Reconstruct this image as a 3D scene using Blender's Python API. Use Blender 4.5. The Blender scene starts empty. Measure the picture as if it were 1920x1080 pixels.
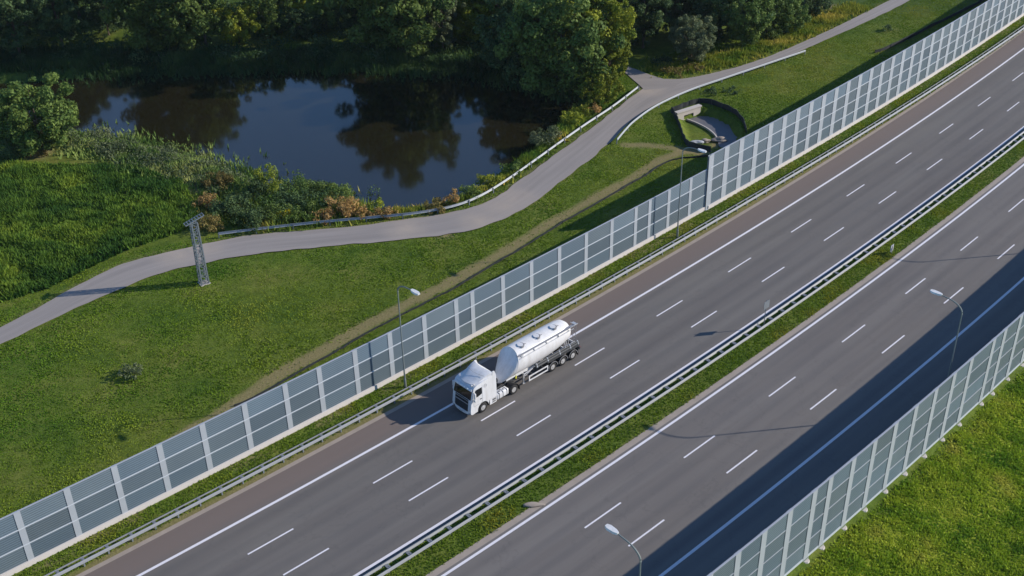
import bpy, bmesh, math, random
import numpy as np
from mathutils import Vector, Matrix

# ------------------------------------------------------------------ camera
FPX, PITCH, ROLL, CAMH = 2201.69, 0.551030, -0.020756, 64.6615
Fv = np.array([0, math.cos(PITCH), -math.sin(PITCH)])
R0 = np.array([1.0, 0, 0]); U0 = np.cross(R0, Fv)
Rv = math.cos(ROLL)*R0 + math.sin(ROLL)*U0
Uv = -math.sin(ROLL)*R0 + math.cos(ROLL)*U0
SC = bpy.context.scene
cd = bpy.data.cameras.new('camera'); co = bpy.data.objects.new('camera', cd)
SC.collection.objects.link(co)
cd.sensor_width = 36.0; cd.lens = FPX/1920*36.0; cd.clip_start = 1; cd.clip_end = 5000
M3 = Matrix(((Rv[0], Uv[0], -Fv[0]), (Rv[1], Uv[1], -Fv[1]), (Rv[2], Uv[2], -Fv[2])))
co.matrix_world = Matrix.Translation((0, 0, CAMH)) @ M3.to_4x4()
SC.camera = co
# ------------------------------------------------------------------ world and sun
SUN_EL = math.radians(25.0)
sx, sy = 0.992, 0.125                         # horizontal direction towards the sun
wd = bpy.data.worlds.new("World"); SC.world = wd; wd.use_nodes = True
nt = wd.node_tree; bg = nt.nodes['Background']
sky = nt.nodes.new('ShaderNodeTexSky'); sky.sky_type = 'NISHITA'; sky.sun_disc = False
sky.sun_elevation = SUN_EL; sky.sun_rotation = math.atan2(sx, sy)
sky.air_density = 1.0; sky.dust_density = 0.0; sky.ozone_density = 6.0
nt.links.new(sky.outputs[0], bg.inputs[0]); bg.inputs[1].default_value = 0.135
sd = bpy.data.lights.new('sun', 'SUN'); sd.energy = 4.6; sd.angle = math.radians(0.5); sd.color = (1.0, 0.93, 0.82)
so_ = bpy.data.objects.new('sun', sd); SC.collection.objects.link(so_)
sv = Vector((sx*math.cos(SUN_EL), sy*math.cos(SUN_EL), math.sin(SUN_EL)))
so_.rotation_euler = sv.to_track_quat('Z', 'Y').to_euler()
SC.view_settings.view_transform = 'Standard'; SC.view_settings.look = 'None'
SC.view_settings.exposure = 0.3; SC.view_settings.gamma = 1.0

# ------------------------------------------------------------------ geometry of the place
RX, RY, RPSI, RK = -20.7537, 66.7873, 0.72197, 0.00088288
def road(s, o):
    a = RPSI + RK*s
    x = RX + (math.sin(a)-math.sin(RPSI))/RK + o*math.sin(a)
    y = RY - (math.cos(a)-math.cos(RPSI))/RK - o*math.cos(a)
    return x, y
def road_np(s, o):
    a = RPSI + RK*s
    return (RX + (np.sin(a)-math.sin(RPSI))/RK + o*np.sin(a), RY - (np.cos(a)-math.cos(RPSI))/RK - o*np.cos(a))
def inv_np(x, y):
    cx = RX - math.sin(RPSI)/RK; cy = RY + math.cos(RPSI)/RK
    dx = x-cx; dy = y-cy
    r = np.hypot(dx, dy); a = np.arctan2(dx, -dy)
    return (a-RPSI)/RK, r-1/RK
def head(s): return RPSI + RK*s
def gp(px, py, z=-1.2):
    """where on the plane of height z the line of sight through a photo point lands"""
    d = Fv + ((px-960)/FPX)*Rv - ((py-540)/FPX)*Uv
    t = (z-CAMH)/d[2]
    return (d[0]*t, d[1]*t)
ZF = -1.2     # field level
ZW = -2.3     # pond level
def drift(s): return 0.0 if s < 75 else min(1.3, (s-75)*0.012)

def pip(x, y, poly):
    ins = np.zeros(x.shape, bool); n = len(poly)
    for i in range(n):
        x0, y0 = poly[i]; x1, y1 = poly[(i+1) % n]
        if y0 == y1: continue
        c = ((y0 > y) != (y1 > y)) & (x < (x1-x0)*(y-y0)/(y1-y0)+x0)
        ins ^= c
    return ins
def dseg(x, y, pts, closed=False):
    d = np.full(x.shape, 1e9); n = len(pts)
    for i in range(n if closed else n-1):
        ax, ay = pts[i]; bx, by = pts[(i+1) % n]
        vx, vy = bx-ax, by-ay; L = vx*vx+vy*vy+1e-12
        t = np.clip(((x-ax)*vx+(y-ay)*vy)/L, 0, 1)
        d = np.minimum(d, np.hypot(x-ax-t*vx, y-ay-t*vy))
    return d
def vnoise(x, y, scale, seed):
    rs = np.random.RandomState(seed); G = rs.rand(64, 64)
    u = x/scale+1000.3; v = y/scale+1000.7
    i = np.floor(u).astype(int); j = np.floor(v).astype(int); fu = u-i; fv = v-j
    fu = fu*fu*(3-2*fu); fv = fv*fv*(3-2*fv)
    g = lambda a, b: G[a % 64, b % 64]
    return (g(i, j)*(1-fu)+g(i+1, j)*fu)*(1-fv)+(g(i, j+1)*(1-fu)+g(i+1, j+1)*fu)*fv
def fbm(x, y, scale, seed): return (vnoise(x, y, scale, seed)+.5*vnoise(x, y, scale/2.1, seed+1)+.25*vnoise(x, y, scale/4.3, seed+2))/1.75
def smooth(a, b, v):
    t = np.clip((v-a)/(b-a), 0, 1); return t*t*(3-2*t)

def catmull(pts, per=6):
    P = [np.array(p, float) for p in pts]; out = []
    for i in range(len(P)-1):
        p0 = P[max(i-1, 0)]; p1 = P[i]; p2 = P[i+1]; p3 = P[min(i+2, len(P)-1)]
        for k in range(per):
            t = k/per
            out.append(.5*((2*p1)+(-p0+p2)*t+(2*p0-5*p1+4*p2-p3)*t*t+(-p0+3*p1-3*p2+p3)*t**3))
    out.append(P[-1]); return out
def resample(pts, n):
    P = np.array(pts); d = np.r_[0, np.cumsum(np.hypot(*np.diff(P[:, :2], axis=0).T))]
    t = np.linspace(0, d[-1], n)
    return np.stack([np.interp(t, d, P[:, k]) for k in range(P.shape[1])], -1)

# plan outlines measured on the ground
POND = [tuple(p) for p in catmull([gp(x, y, ZW) for x, y in [(-140,168),(-140,240),(-30,250),(60,258),(130,256),(200,268),(330,300),(430,330),(480,352),(560,372),(640,378),(690,392),(740,400),(800,396),(850,384),(880,368),(930,338),(990,300),(1018,268),(1050,232),(1085,198),(1068,178),(1010,164),(950,152),(880,140),(800,134),(640,130),(520,132),(400,134),(330,136),(290,132),(240,138),(100,150),(0,156),(-140,160)]], 3)]
pathL = [gp(*p) for p in [(-120,672),(-60,642),(0,615),(60,584),(100,562),(150,534),(200,508),(250,490),(300,477),(370,461),(430,448),(480,441),(540,436),(600,431),(670,424),(730,416),(780,410),(820,404),(860,396),(900,384),(930,370),(960,350),(1000,321),(1030,299),(1060,277),(1090,255),(1120,233),(1150,209),(1180,185),(1205,168),(1230,156),(1255,150),(1285,148),(1340,137),(1400,121),(1450,103),(1500,82),(1560,55),(1620,25),(1680,-5),(1740,-40)]]
pathR = [gp(*p) for p in [(-120,706),(-60,676),(0,648),(60,619),(100,600),(170,567),(240,537),(285,520),(330,506),(400,491),(440,483),(480,477),(540,470),(600,465),(650,460),(700,456),(770,449),(830,442),(870,436),(900,428),(930,418),(960,405),(1010,376),(1035,356),(1060,336),(1085,316),(1110,297),(1135,276),(1157,257),(1180,232),(1200,216),(1225,200),(1250,187),(1275,176),(1340,154),(1400,136),(1450,117),(1500,97),(1550,75),(1600,53),(1650,30),(1705,2),(1765,-34)]]
pL = resample(catmull(pathL, 4), 320); pR = resample(catmull(pathR, 4), 320)
PATHPOLY = [tuple(p) for p in pL[::5]]+[tuple(p) for p in pR[::-5]]
STUB = [gp(*p) for p in [(1218,141),(1195.5,132),(1178,126),(1172,137),(1184,148),(1197,159),(1208,170),(1260,165),(1290,150),(1270,150),(1244,149)]]
BASIN = [gp(*p) for p in [(1268,214),(1312,201),(1345,205),(1378,222),(1394,246),(1385,272),(1340,280),(1290,272)]]
FENCE1 = [gp(*p) for p in [(440,762),(480,745),(520,723),(560,699),(587,684),(631,660),(688,626),(730,604),(772,583),(813,561),(850,543),(885,521),(930,494),(970,471),(1010,447),(1060,415),(1115,385),(1165,355),(1210,330),(1245,307),(1275,298),(1300,296),(1332,293)]]
TRAIL1 = [gp(p[0]-1, p[1]-5) for p in [(300,850),(400,790),(480,737),(540,698),(620,655),(690,615),(760,577),(830,542),(900,503),(960,470),(1020,430),(1080,397),(1140,365),(1200,330),(1240,304),(1280,290),(1320,287)]]
TRAIL2 = [gp(*p) for p in [(1175,272),(1215,272),(1250,276),(1290,282),(1320,287)]]
FENCE2 = [gp(*p) for p in [(1640,100),(1662,93),(1700,75),(1740,54),(1790,30),(1840,4),(1880,-20)]]
FENCEB = [gp(*p) for p in [(1332,285),(1300,278),(1284,268),(1276,245),(1262,214),(1262,210),(1312,193),(1345,200),(1375,213),(1392,230),(1399,250)]]

def terrain(x, y):
    s, o = inv_np(x, y)
    z = np.full(x.shape, -0.03)
    oo = o - np.where(s < 75, 0, np.minimum(1.3, (s-75)*.012))
    z = z + (ZF+.03)*smooth(-10.9, -15.0, oo)
    z = z - .5*smooth(29.2, 30.6, o) - 1.4*smooth(31.0, 40.0, o)
    fld = smooth(-16, -20, oo)
    d = dseg(x, y, POND, True); ins = pip(x, y, POND)
    sdist = np.where(ins, -d, d)
    bank = smooth(1.6, 0.0, sdist)*(ZW-ZF) + smooth(0, -4, sdist)*(-1.2)
    z = z + bank*smooth(-12, -14, oo)
    z = z + fld*(fbm(x, y, 9, 5)-.5)*.12*smooth(0.6, 3, sdist)
    db = dseg(x, y, BASIN, True); ib = pip(x, y, BASIN)
    z = z - np.where(ib, smooth(0, .8, db)*1.1, 0)
    far = smooth(200, 320, y-0.0) * smooth(-12, -40, oo)
    return z + far*1.0

# ------------------------------------------------------------------ materials
def newmat(name):
    m = bpy.data.materials.new(name); m.use_nodes = True
    t = m.node_tree; b = t.nodes['Principled BSDF']
    return m, t, b
def N(t, kind, **kw):
    n = t.nodes.new(kind)
    for k, v in kw.items(): setattr(n, k, v)
    return n
def ramp(t, src, stops):
    r = N(t, 'ShaderNodeValToRGB'); e = r.color_ramp.elements
    while len(e) < len(stops): e.new(.5)
    for q, (p, c) in zip(e, stops): q.position = p; q.color = (*c, 1)
    t.links.new(src, r.inputs[0]); return r
def mixc(t, f, a, b, mode='MIX'):
    m = N(t, 'ShaderNodeMix', data_type='RGBA', blend_type=mode)
    for i, v in ((0, f), (6, a), (7, b)):
        if hasattr(v, 'is_linked') or hasattr(v, 'links'): t.links.new(v, m.inputs[i])
        elif isinstance(v, (int, float)): m.inputs[i].default_value = v
        else: m.inputs[i].default_value = (*v, 1)
    return m.outputs[2]
def noise(t, scale, vec=None, detail=4, rough=.6):
    n = N(t, 'ShaderNodeTexNoise'); n.inputs['Scale'].default_value = scale; n.inputs['Detail'].default_value = detail; n.inputs['Roughness'].default_value = rough
    if vec is not None: t.links.new(vec, n.inputs['Vector'])
    return n.outputs['Fac']
def bump(t, b, src, strength=.3, dist=.05):
    n = N(t, 'ShaderNodeBump'); n.inputs['Strength'].default_value = strength; n.inputs['Distance'].default_value = dist
    t.links.new(src, n.inputs['Height']); t.links.new(n.outputs[0], b.inputs['Normal'])
def plain(name, col, rough=.5, metal=0.0, var=.12, scale=3.0, spec=.4):
    m, t, b = newmat(name)
    g = N(t, 'ShaderNodeNewGeometry')
    f = noise(t, scale, g.outputs['Position'], 4)
    c = mixc(t, f, tuple(v*(1-var) for v in col), tuple(min(1, v*(1+var)) for v in col))
    t.links.new(c, b.inputs['Base Color']); b.inputs['Roughness'].default_value = rough; b.inputs['Metallic'].default_value = metal
    b.inputs['Specular IOR Level'].default_value = spec
    return m
MAT = {}
MAT['white'] = plain('white_paint', (.70, .70, .71), .28, 0, .03, 1.5, .5)
MAT['tankwhite'] = plain('tank_paint', (.72, .705, .70), .25, 0, .04, .8, .5)
for k_, hi in (('white', 1.0), ('tankwhite', 1.0)):
    m_ = MAT[k_]; t_ = m_.node_tree; b_ = t_.nodes['Principled BSDF']; src = b_.inputs['Base Color'].links[0].from_socket
    tc_ = N(t_, 'ShaderNodeTexCoord'); mp_ = N(t_, 'ShaderNodeMapping'); mp_.inputs['Scale'].default_value = (2.2, 2.2, .35); t_.links.new(tc_.outputs['Object'], mp_.inputs[0])
    f_ = noise(t_, 1.0, mp_.outputs[0], 6, .7); r_ = ramp(t_, f_, [(.42, (0, 0, 0)), (.72, (.38, .38, .38))])
    t_.links.new(mixc(t_, r_.outputs[0], src, (.40, .36, .31)), b_.inputs['Base Color'])
MAT['black'] = plain('black_plastic', (.018, .018, .02), .5)
MAT['rubber'] = plain('tyre_rubber', (.022, .021, .021), .8)
MAT['darkgrey'] = plain('dark_grey_steel', (.07, .072, .075), .5)
MAT['midgrey'] = plain('grey_steel', (.26, .26, .275), .5)
MAT['alu'] = plain('aluminium', (.62, .61, .60), .35, .5)
MAT['lamp'] = plain('lamp_lens', (.9, .9, .88), .15)
MAT['glass'] = plain('dark_glass', (.008, .011, .013), .06, 0, .05, 1, .6)
MAT['yellow'] = plain('yellow_plate', (.65, .62, .08), .5)
MAT['galv'] = plain('galvanised_steel', (.27, .28, .295), .55, .0, .10, 2.0)
MAT['galvdark'] = plain('weathered_galvanised', (.17, .19, .21), .6, .0, .15, 2.0)
MAT['postwall'] = plain('barrier_post_grey', (.36, .385, .415), .5, 0, .10, .6)
MAT['post'] = plain('grey_painted_post', (.47, .48, .52), .5, 0, .07, .6)
MAT['pole'] = plain('lamp_pole_grey', (.20, .22, .21), .5, 0, .08, 1)
MAT['strip'] = plain('pale_joint_strip', (.50, .53, .57), .45, 0, .05, 1)
MAT['stripback'] = plain('grey_joint_strip', (.36, .38, .42), .45, 0, .06, 1)
MAT['plinth'] = plain('concrete_plinth', (.60, .55, .52), .85, 0, .10, .7)
MAT['concrete'] = plain('pale_concrete', (.50, .45, .41), .85, 0, .12, 1.0)
MAT['channel'] = plain('wet_concrete', (.135, .13, .14), .45, 0, .35, .5)
MAT['fencedark'] = plain('dark_mesh', (.022, .026, .03), .7)
MAT['bark'] = plain('bark', (.10, .075, .055), .9, 0, .3, 3)
MAT['mast'] = plain('mast_steel', (.19, .215, .24), .5, .2, .25, 2)
MAT['rust'] = plain('rusty_rail', (.3, .25, .2), .7)
MAT['line'] = plain('road_paint', (.72, .69, .72), .7, 0, .10, 3)
MAT['gutter'] = plain('tan_grit', (.33, .275, .23), .9, 0, .18, 1.2)

def panel_mat():
    m, t, b = newmat('ribbed_barrier_panel')
    a = N(t, 'ShaderNodeAttribute', attribute_name='tint')
    g = N(t, 'ShaderNodeNewGeometry'); sp = N(t, 'ShaderNodeSeparateXYZ'); t.links.new(g.outputs['Position'], sp.inputs[0])
    mm = N(t, 'ShaderNodeMath', operation='MULTIPLY'); mm.inputs[1].default_value = 2*math.pi/.2; t.links.new(sp.outputs[2], mm.inputs[0])
    sn = N(t, 'ShaderNodeMath', operation='SINE'); t.links.new(mm.outputs[0], sn.inputs[0])
    mr = N(t, 'ShaderNodeMapRange'); mr.inputs[1].default_value = -1; mr.inputs[2].default_value = 1; t.links.new(sn.outputs[0], mr.inputs[0])
    c = mixc(t, mr.outputs[0], (.098, .132, .155), (.164, .208, .240))
    c = mixc(t, 1.0, c, a.outputs['Color'], 'MULTIPLY')
    f = noise(t, .35, g.outputs['Position'], 5)
    c = mixc(t, f, c, mixc(t, 1.0, c, (.72, .75, .80), 'MULTIPLY'))
    t.links.new(c, b.inputs['Base Color']); b.inputs['Roughness'].default_value = .45
    bump(t, b, mr.outputs[0], .35, .03)
    return m
MAT['panel'] = panel_mat()

def asphalt(name, c0, c1, brown=None, bedge=None, wph=0.0):
    m, t, b = newmat(name)
    uv = N(t, 'ShaderNodeUVMap'); uv.uv_map = 'so'
    mp = N(t, 'ShaderNodeMapping'); mp.inputs['Scale'].default_value = (.025, .55, 1); t.links.new(uv.outputs[0], mp.inputs[0])
    f = noise(t, 1.0, mp.outputs[0], 5, .55)
    r = ramp(t, f, [(.32, c0), (.68, c1)])
    g = N(t, 'ShaderNodeNewGeometry')
    f2 = noise(t, .12, g.outputs['Position'], 4)
    c = mixc(t, f2, r.outputs[0], mixc(t, 1.0, r.outputs[0], (.86, .88, .93), 'MULTIPLY'))
    f3 = noise(t, 22, g.outputs['Position'], 2)
    c = mixc(t, f3, mixc(t, 1.0, c, (.9, .9, .9), 'MULTIPLY'), mixc(t, 1.0, c, (1.1, 1.1, 1.1), 'MULTIPLY'))
    vor = N(t, 'ShaderNodeTexVoronoi', feature='DISTANCE_TO_EDGE'); vor.inputs['Scale'].default_value = .16; nv = N(t, 'ShaderNodeTexNoise'); nv.inputs['Scale'].default_value = .5; nv.inputs['Detail'].default_value = 5
    t.links.new(g.outputs['Position'], nv.inputs['Vector']); vm = N(t, 'ShaderNodeMix', data_type='VECTOR'); vm.inputs[0].default_value = .55; t.links.new(g.outputs['Position'], vm.inputs[4])
    va = N(t, 'ShaderNodeVectorMath', operation='MULTIPLY_ADD'); va.inputs[1].default_value = (7, 7, 7); t.links.new(nv.outputs['Color'], va.inputs[0]); t.links.new(g.outputs['Position'], va.inputs[2]); t.links.new(va.outputs[0], vor.inputs['Vector'])
    ck = N(t, 'ShaderNodeMapRange'); ck.inputs[1].default_value = .0; ck.inputs[2].default_value = .016; ck.inputs[3].default_value = .16; ck.inputs[4].default_value = 0; t.links.new(vor.outputs['Distance'], ck.inputs[0])
    c = mixc(t, ck.outputs[0], c, (.05, .05, .052))
    s2 = N(t, 'ShaderNodeSeparateXYZ'); t.links.new(uv.outputs[0], s2.inputs[0])
    wt = N(t, 'ShaderNodeMath', operation='MULTIPLY_ADD'); wt.inputs[1].default_value = 2*math.pi/1.875; wt.inputs[2].default_value = wph; t.links.new(s2.outputs[1], wt.inputs[0])
    cs = N(t, 'ShaderNodeMath', operation='COSINE'); t.links.new(wt.outputs[0], cs.inputs[0])
    wm = N(t, 'ShaderNodeMapRange'); wm.inputs[1].default_value = -.2; wm.inputs[2].default_value = 1; wm.inputs[3].default_value = 0; wm.inputs[4].default_value = .8; t.links.new(cs.outputs[0], wm.inputs[0])
    wf = N(t, 'ShaderNodeMath', operation='MULTIPLY'); t.links.new(wm.outputs[0], wf.inputs[0]); t.links.new(f2, wf.inputs[1])
    c = mixc(t, wf.outputs[0], c, mixc(t, 1.0, c, (.74, .76, .80), 'MULTIPLY'))
    if brown:
        sp = N(t, 'ShaderNodeSeparateXYZ'); t.links.new(uv.outputs[0], sp.inputs[0])
        fn = noise(t, .9, mp.outputs[0], 4)
        ad = N(t, 'ShaderNodeMath', operation='ADD'); t.links.new(sp.outputs[1], ad.inputs[0]); t.links.new(fn, ad.inputs[1])
        mr = N(t, 'ShaderNodeMapRange'); mr.interpolation_type = 'SMOOTHSTEP'
        mr.inputs[1].default_value = bedge[0]+.5; mr.inputs[2].default_value = bedge[1]+.5
        t.links.new(ad.outputs[0], mr.inputs[0])
        c = mixc(t, mr.outputs[0], c, mixc(t, f, brown, tuple(v*.82 for v in brown)))
    t.links.new(c, b.inputs['Base Color']); b.inputs['Roughness'].default_value = .8; b.inputs['Specular IOR Level'].default_value = .25
    bump(t, b, f3, .15, .01)
    return m
MAT['road1'] = asphalt('motorway_asphalt_near_lanes', (.141, .126, .115), (.176, .160, .143), (.186, .148, .131), (-2.9, -5.0), 3.1416)
MAT['road2'] = asphalt('motorway_asphalt_far_lanes', (.151, .134, .122), (.191, .172, .155), wph=3.1416-2*math.pi*15.87/1.875)
def path_mat():
    m, t, b = newmat('old_path_asphalt')
    g = N(t, 'ShaderNodeNewGeometry'); a = N(t, 'ShaderNodeAttribute', attribute_name='dirt')
    uv = N(t, 'ShaderNodeUVMap'); uv.uv_map = 'so'
    mp = N(t, 'ShaderNodeMapping'); mp.inputs['Scale'].default_value = (.05, 1.4, 1); t.links.new(uv.outputs[0], mp.inputs[0])
    f = noise(t, 1.0, mp.outputs[0], 5)
    r = ramp(t, f, [(.3, (.228, .203, .188)), (.7, (.302, .268, .248))])
    f2 = noise(t, .5, g.outputs['Position'], 5)
    mu = N(t, 'ShaderNodeMath', operation='MULTIPLY'); t.links.new(a.outputs['Fac'], mu.inputs[0]); t.links.new(f2, mu.inputs[1])
    mu2 = N(t, 'ShaderNodeMath', operation='MULTIPLY'); t.links.new(mu.outputs[0], mu2.inputs[0]); mu2.inputs[1].default_value = 1.9; mu2.use_clamp = True
    c = mixc(t, mu2.outputs[0], r.outputs[0], (.36, .30, .25))
    t.links.new(c, b.inputs['Base Color']); b.inputs['Roughness'].default_value = .85
    return m
MAT['path'] = path_mat()

def ground_mat():
    m, t, b = newmat('grassy_ground')
    g = N(t, 'ShaderNodeNewGeometry'); P = g.outputs['Position']
    a = N(t, 'ShaderNodeAttribute', attribute_name='zone')   # r: dry/brown g: lush b: bright (right field)
    sp = N(t, 'ShaderNodeSeparateColor'); t.links.new(a.outputs['Color'], sp.inputs[0])
    f1 = noise(t, .16, P, 6, .62); f2 = noise(t, .9, P, 5, .65); f3 = noise(t, 5.0, P, 4, .7)
    r1 = ramp(t, f1, [(.3, (.060, .110, .014)), (.52, (.115, .155, .024)), (.72, (.165, .172, .040))])
    r2 = ramp(t, f2, [(.3, (.55, .6, .5)), (.7, (1.25, 1.2, 1.2))])
    c = mixc(t, .85, r1.outputs[0], r2.outputs[0], 'MULTIPLY')
    r3 = ramp(t, f3, [(.3, (.62, .65, .6)), (.7, (1.3, 1.3, 1.25))])
    c = mixc(t, .7, c, r3.outputs[0], 'MULTIPLY')
    br = ramp(t, f2, [(.3, (.15, .20, .012)), (.7, (.25, .27, .030))])
    c = mixc(t, sp.outputs[2], c, mixc(t, .6, br.outputs[0], r3.outputs[0], 'MULTIPLY'))
    lu = ramp(t, f2, [(.3, (.022, .055, .012)), (.7, (.065, .110, .022))])
    c = mixc(t, sp.outputs[1], c, lu.outputs[0])
    dr = ramp(t, f3, [(.3, (.18, .145, .065)), (.7, (.29, .235, .12))])
    c = mixc(t, sp.outputs[0], c, dr.outputs[0])
    t.links.new(c, b.inputs['Base Color']); b.inputs['Roughness'].default_value = .9; b.inputs['Specular IOR Level'].default_value = .1
    bump(t, b, f3, .5, .15)
    return m
MAT['ground'] = ground_mat()

def leaf_mat(name, dark, light, trans=.3):
    m, t, b = newmat(name)
    a = N(t, 'ShaderNodeAttribute', attribute_name='col')
    oi = N(t, 'ShaderNodeObjectInfo')
    c = mixc(t, a.outputs['Fac'], dark, light)
    mr = N(t, 'ShaderNodeMapRange'); mr.inputs[3].default_value = .75; mr.inputs[4].default_value = 1.2; t.links.new(oi.outputs['Random'], mr.inputs[0])
    cc = N(t, 'ShaderNodeCombineColor')
    for i in range(3): t.links.new(mr.outputs[0], cc.inputs[i])
    c = mixc(t, 1.0, c, cc.outputs[0], 'MULTIPLY')
    t.links.new(c, b.inputs['Base Color']); b.inputs['Roughness'].default_value = .65; b.inputs['Specular IOR Level'].default_value = .15
    tr = N(t, 'ShaderNodeBsdfTranslucent'); t.links.new(c, tr.inputs[0])
    mx = N(t, 'ShaderNodeMixShader'); mx.inputs[0].default_value = trans
    t.links.new(b.outputs[0], mx.inputs[1]); t.links.new(tr.outputs[0], mx.inputs[2])
    t.links.new(mx.outputs[0], t.nodes['Material Output'].inputs[0])
    return m
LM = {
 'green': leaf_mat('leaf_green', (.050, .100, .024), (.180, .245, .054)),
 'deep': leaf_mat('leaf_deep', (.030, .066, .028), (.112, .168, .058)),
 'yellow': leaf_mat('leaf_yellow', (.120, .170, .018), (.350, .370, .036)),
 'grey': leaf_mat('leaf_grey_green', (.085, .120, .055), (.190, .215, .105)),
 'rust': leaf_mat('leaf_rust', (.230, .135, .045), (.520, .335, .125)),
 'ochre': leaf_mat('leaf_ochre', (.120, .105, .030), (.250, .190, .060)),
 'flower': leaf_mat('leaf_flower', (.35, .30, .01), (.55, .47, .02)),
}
def attr_mat(name):
    m, t, b = newmat(name)
    a = N(t, 'ShaderNodeAttribute', attribute_name='col')
    ac = mixc(t, 1.0, a.outputs['Color'], (2.45, 2.55, 1.5), 'MULTIPLY')
    t.links.new(ac, b.inputs['Base Color']); b.inputs['Roughness'].default_value = .7; b.inputs['Specular IOR Level'].default_value = .1
    tr = N(t, 'ShaderNodeBsdfTranslucent'); t.links.new(ac, tr.inputs[0])
    mx = N(t, 'ShaderNodeMixShader'); mx.inputs[0].default_value = .25
    t.links.new(b.outputs[0], mx.inputs[1]); t.links.new(tr.outputs[0], mx.inputs[2])
    t.links.new(mx.outputs[0], t.nodes['Material Output'].inputs[0])
    return m
MAT['blade'] = attr_mat('grass_blade')
def water_mat():
    m, t, b = newmat('pond_water')
    b.inputs['Base Color'].default_value = (.0145, .0125, .0055, 1); b.inputs['Roughness'].default_value = .07; b.inputs['IOR'].default_value = 1.6
    b.inputs['Specular IOR Level'].default_value = .8
    g = N(t, 'ShaderNodeNewGeometry')
    f = noise(t, 1.2, g.outputs['Position'], 2); bump(t, b, f, .02, .05)
    return m
MAT['water'] = water_mat()

# ------------------------------------------------------------------ mesh helpers
COL = SC.collection
def link(name, me, parent=None, loc=None):
    o = bpy.data.objects.new(name, me); COL.objects.link(o)
    if parent is not None: o.parent = parent
    if loc is not None: o.location = loc
    return o
def empty(name, loc, rz=0.0):
    o = bpy.data.objects.new(name, None); COL.objects.link(o); o.location = loc; o.rotation_euler = (0, 0, rz); o.empty_display_size = .5
    return o
def tag(o, label=None, cat=None, group=None, kind=None):
    if label: o['label'] = label
    if cat: o['category'] = cat
    if group: o['group'] = group
    if kind: o['kind'] = kind
    return o
class MB:
    def __init__(s): s.v = []; s.f = []; s.m = []
    def add(s, vs, fs, mi=0):
        b = len(s.v); s.v += [tuple(map(float, q)) for q in vs]; s.f += [tuple(b+i for i in q) for q in fs]; s.m += [mi]*len(fs); return s
    def box(s, x0, x1, y0, y1, z0, z1, mi=0):
        return s.add([(x0,y0,z0),(x1,y0,z0),(x1,y1,z0),(x0,y1,z0),(x0,y0,z1),(x1,y0,z1),(x1,y1,z1),(x0,y1,z1)],
              [(0,3,2,1),(4,5,6,7),(0,1,5,4),(1,2,6,5),(2,3,7,6),(3,0,4,7)], mi)
    def bar(s, p, q, w, h=None, mi=0, up=(0,0,1)):
        p = Vector(p); q = Vector(q); d = (q-p).normalized(); h = h or w
        u = Vector(up)
        if abs(d.dot(u)) > .98: u = Vector((1,0,0))
        a = d.cross(u).normalized()*(w/2); b = a.cross(d).normalized()*(h/2)
        vs = [p-a-b,p+a-b,p+a+b,p-a+b,q-a-b,q+a-b,q+a+b,q-a+b]
        return s.add(vs, [(0,3,2,1),(4,5,6,7),(0,1,5,4),(1,2,6,5),(2,3,7,6),(3,0,4,7)], mi)
    def loft(s, rings, cap=True, mi=0):
        n = len(rings[0]); vs = [q for r in rings for q in r]; fs = []
        for i in range(len(rings)-1):
            for j in range(n):
                k = (j+1) % n; fs.append((i*n+j, i*n+k, (i+1)*n+k, (i+1)*n+j))
        if cap: fs.append(tuple(range(n))[::-1]); fs.append(tuple((len(rings)-1)*n+j for j in range(n)))
        return s.add(vs, fs, mi)
    def tube(s, pts, rad, n=8, mi=0, cap=True):
        pts = [Vector(p) for p in pts]; rings = []
        rad = rad if isinstance(rad, (list, tuple)) else [rad]*len(pts)
        for i, p in enumerate(pts):
            d = (pts[min(i+1, len(pts)-1)]-pts[max(i-1, 0)]).normalized()
            u = Vector((0,0,1)) if abs(d.z) < .95 else Vector((1,0,0))
            a = d.cross(u).normalized(); b = a.cross(d)
            rings.append([p+(a*math.cos(2*math.pi*k/n)+b*math.sin(2*math.pi*k/n))*rad[i] for k in range(n)])
        return s.loft(rings, cap, mi)
    def prism(s, poly, y0, y1, mi=0):       # polygon in x,z extruded along y
        n = len(poly); vs = [(x, y0, z) for x, z in poly]+[(x, y1, z) for x, z in poly]
        fs = [tuple(range(n)), tuple(range(2*n-1, n-1, -1))]+[(i, i+n, (i+1) % n+n, (i+1) % n) for i in range(n)]
        return s.add(vs, fs, mi)
    def mesh(s, name, mats, smooth=False, org=(0,0,0), fix=True):
        me = bpy.data.meshes.new(name)
        me.from_pydata([(a-org[0], b-org[1], c-org[2]) for a, b, c in s.v], [], s.f)
        for m in (mats if isinstance(mats, (list, tuple)) else [mats]): me.materials.append(m)
        me.polygons.foreach_set('material_index', s.m)
        if fix:
            bm = bmesh.new(); bm.from_mesh(me); bmesh.ops.recalc_face_normals(bm, faces=bm.faces); bm.to_mesh(me); bm.free()
        if smooth:
            me.polygons.foreach_set('use_smooth', [True]*len(me.polygons))
            try: me.set_sharp_from_angle(angle=math.radians(40))
            except Exception: pass
        me.update(); return me
    def build(s, name, mats, parent=None, smooth=False, org=(0,0,0), loc=None):
        return link(name, s.mesh(name, mats, smooth, org), parent, loc)
def bevelled(me, off, seg=2, cond=None):
    bm = bmesh.new(); bm.from_mesh(me)
    ed = [e for e in bm.edges if (len(e.link_faces) == 2 and e.calc_face_angle(0) > .3 and (cond is None or cond(e)))]
    bmesh.ops.bevel(bm, geom=ed, offset=off, segments=seg, affect='EDGES', profile=.5, clamp_overlap=True)
    bm.to_mesh(me); bm.free(); me.polygons.foreach_set('use_smooth', [True]*len(me.polygons))
    try: me.set_sharp_from_angle(angle=math.radians(38))
    except Exception: pass
    return me
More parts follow.
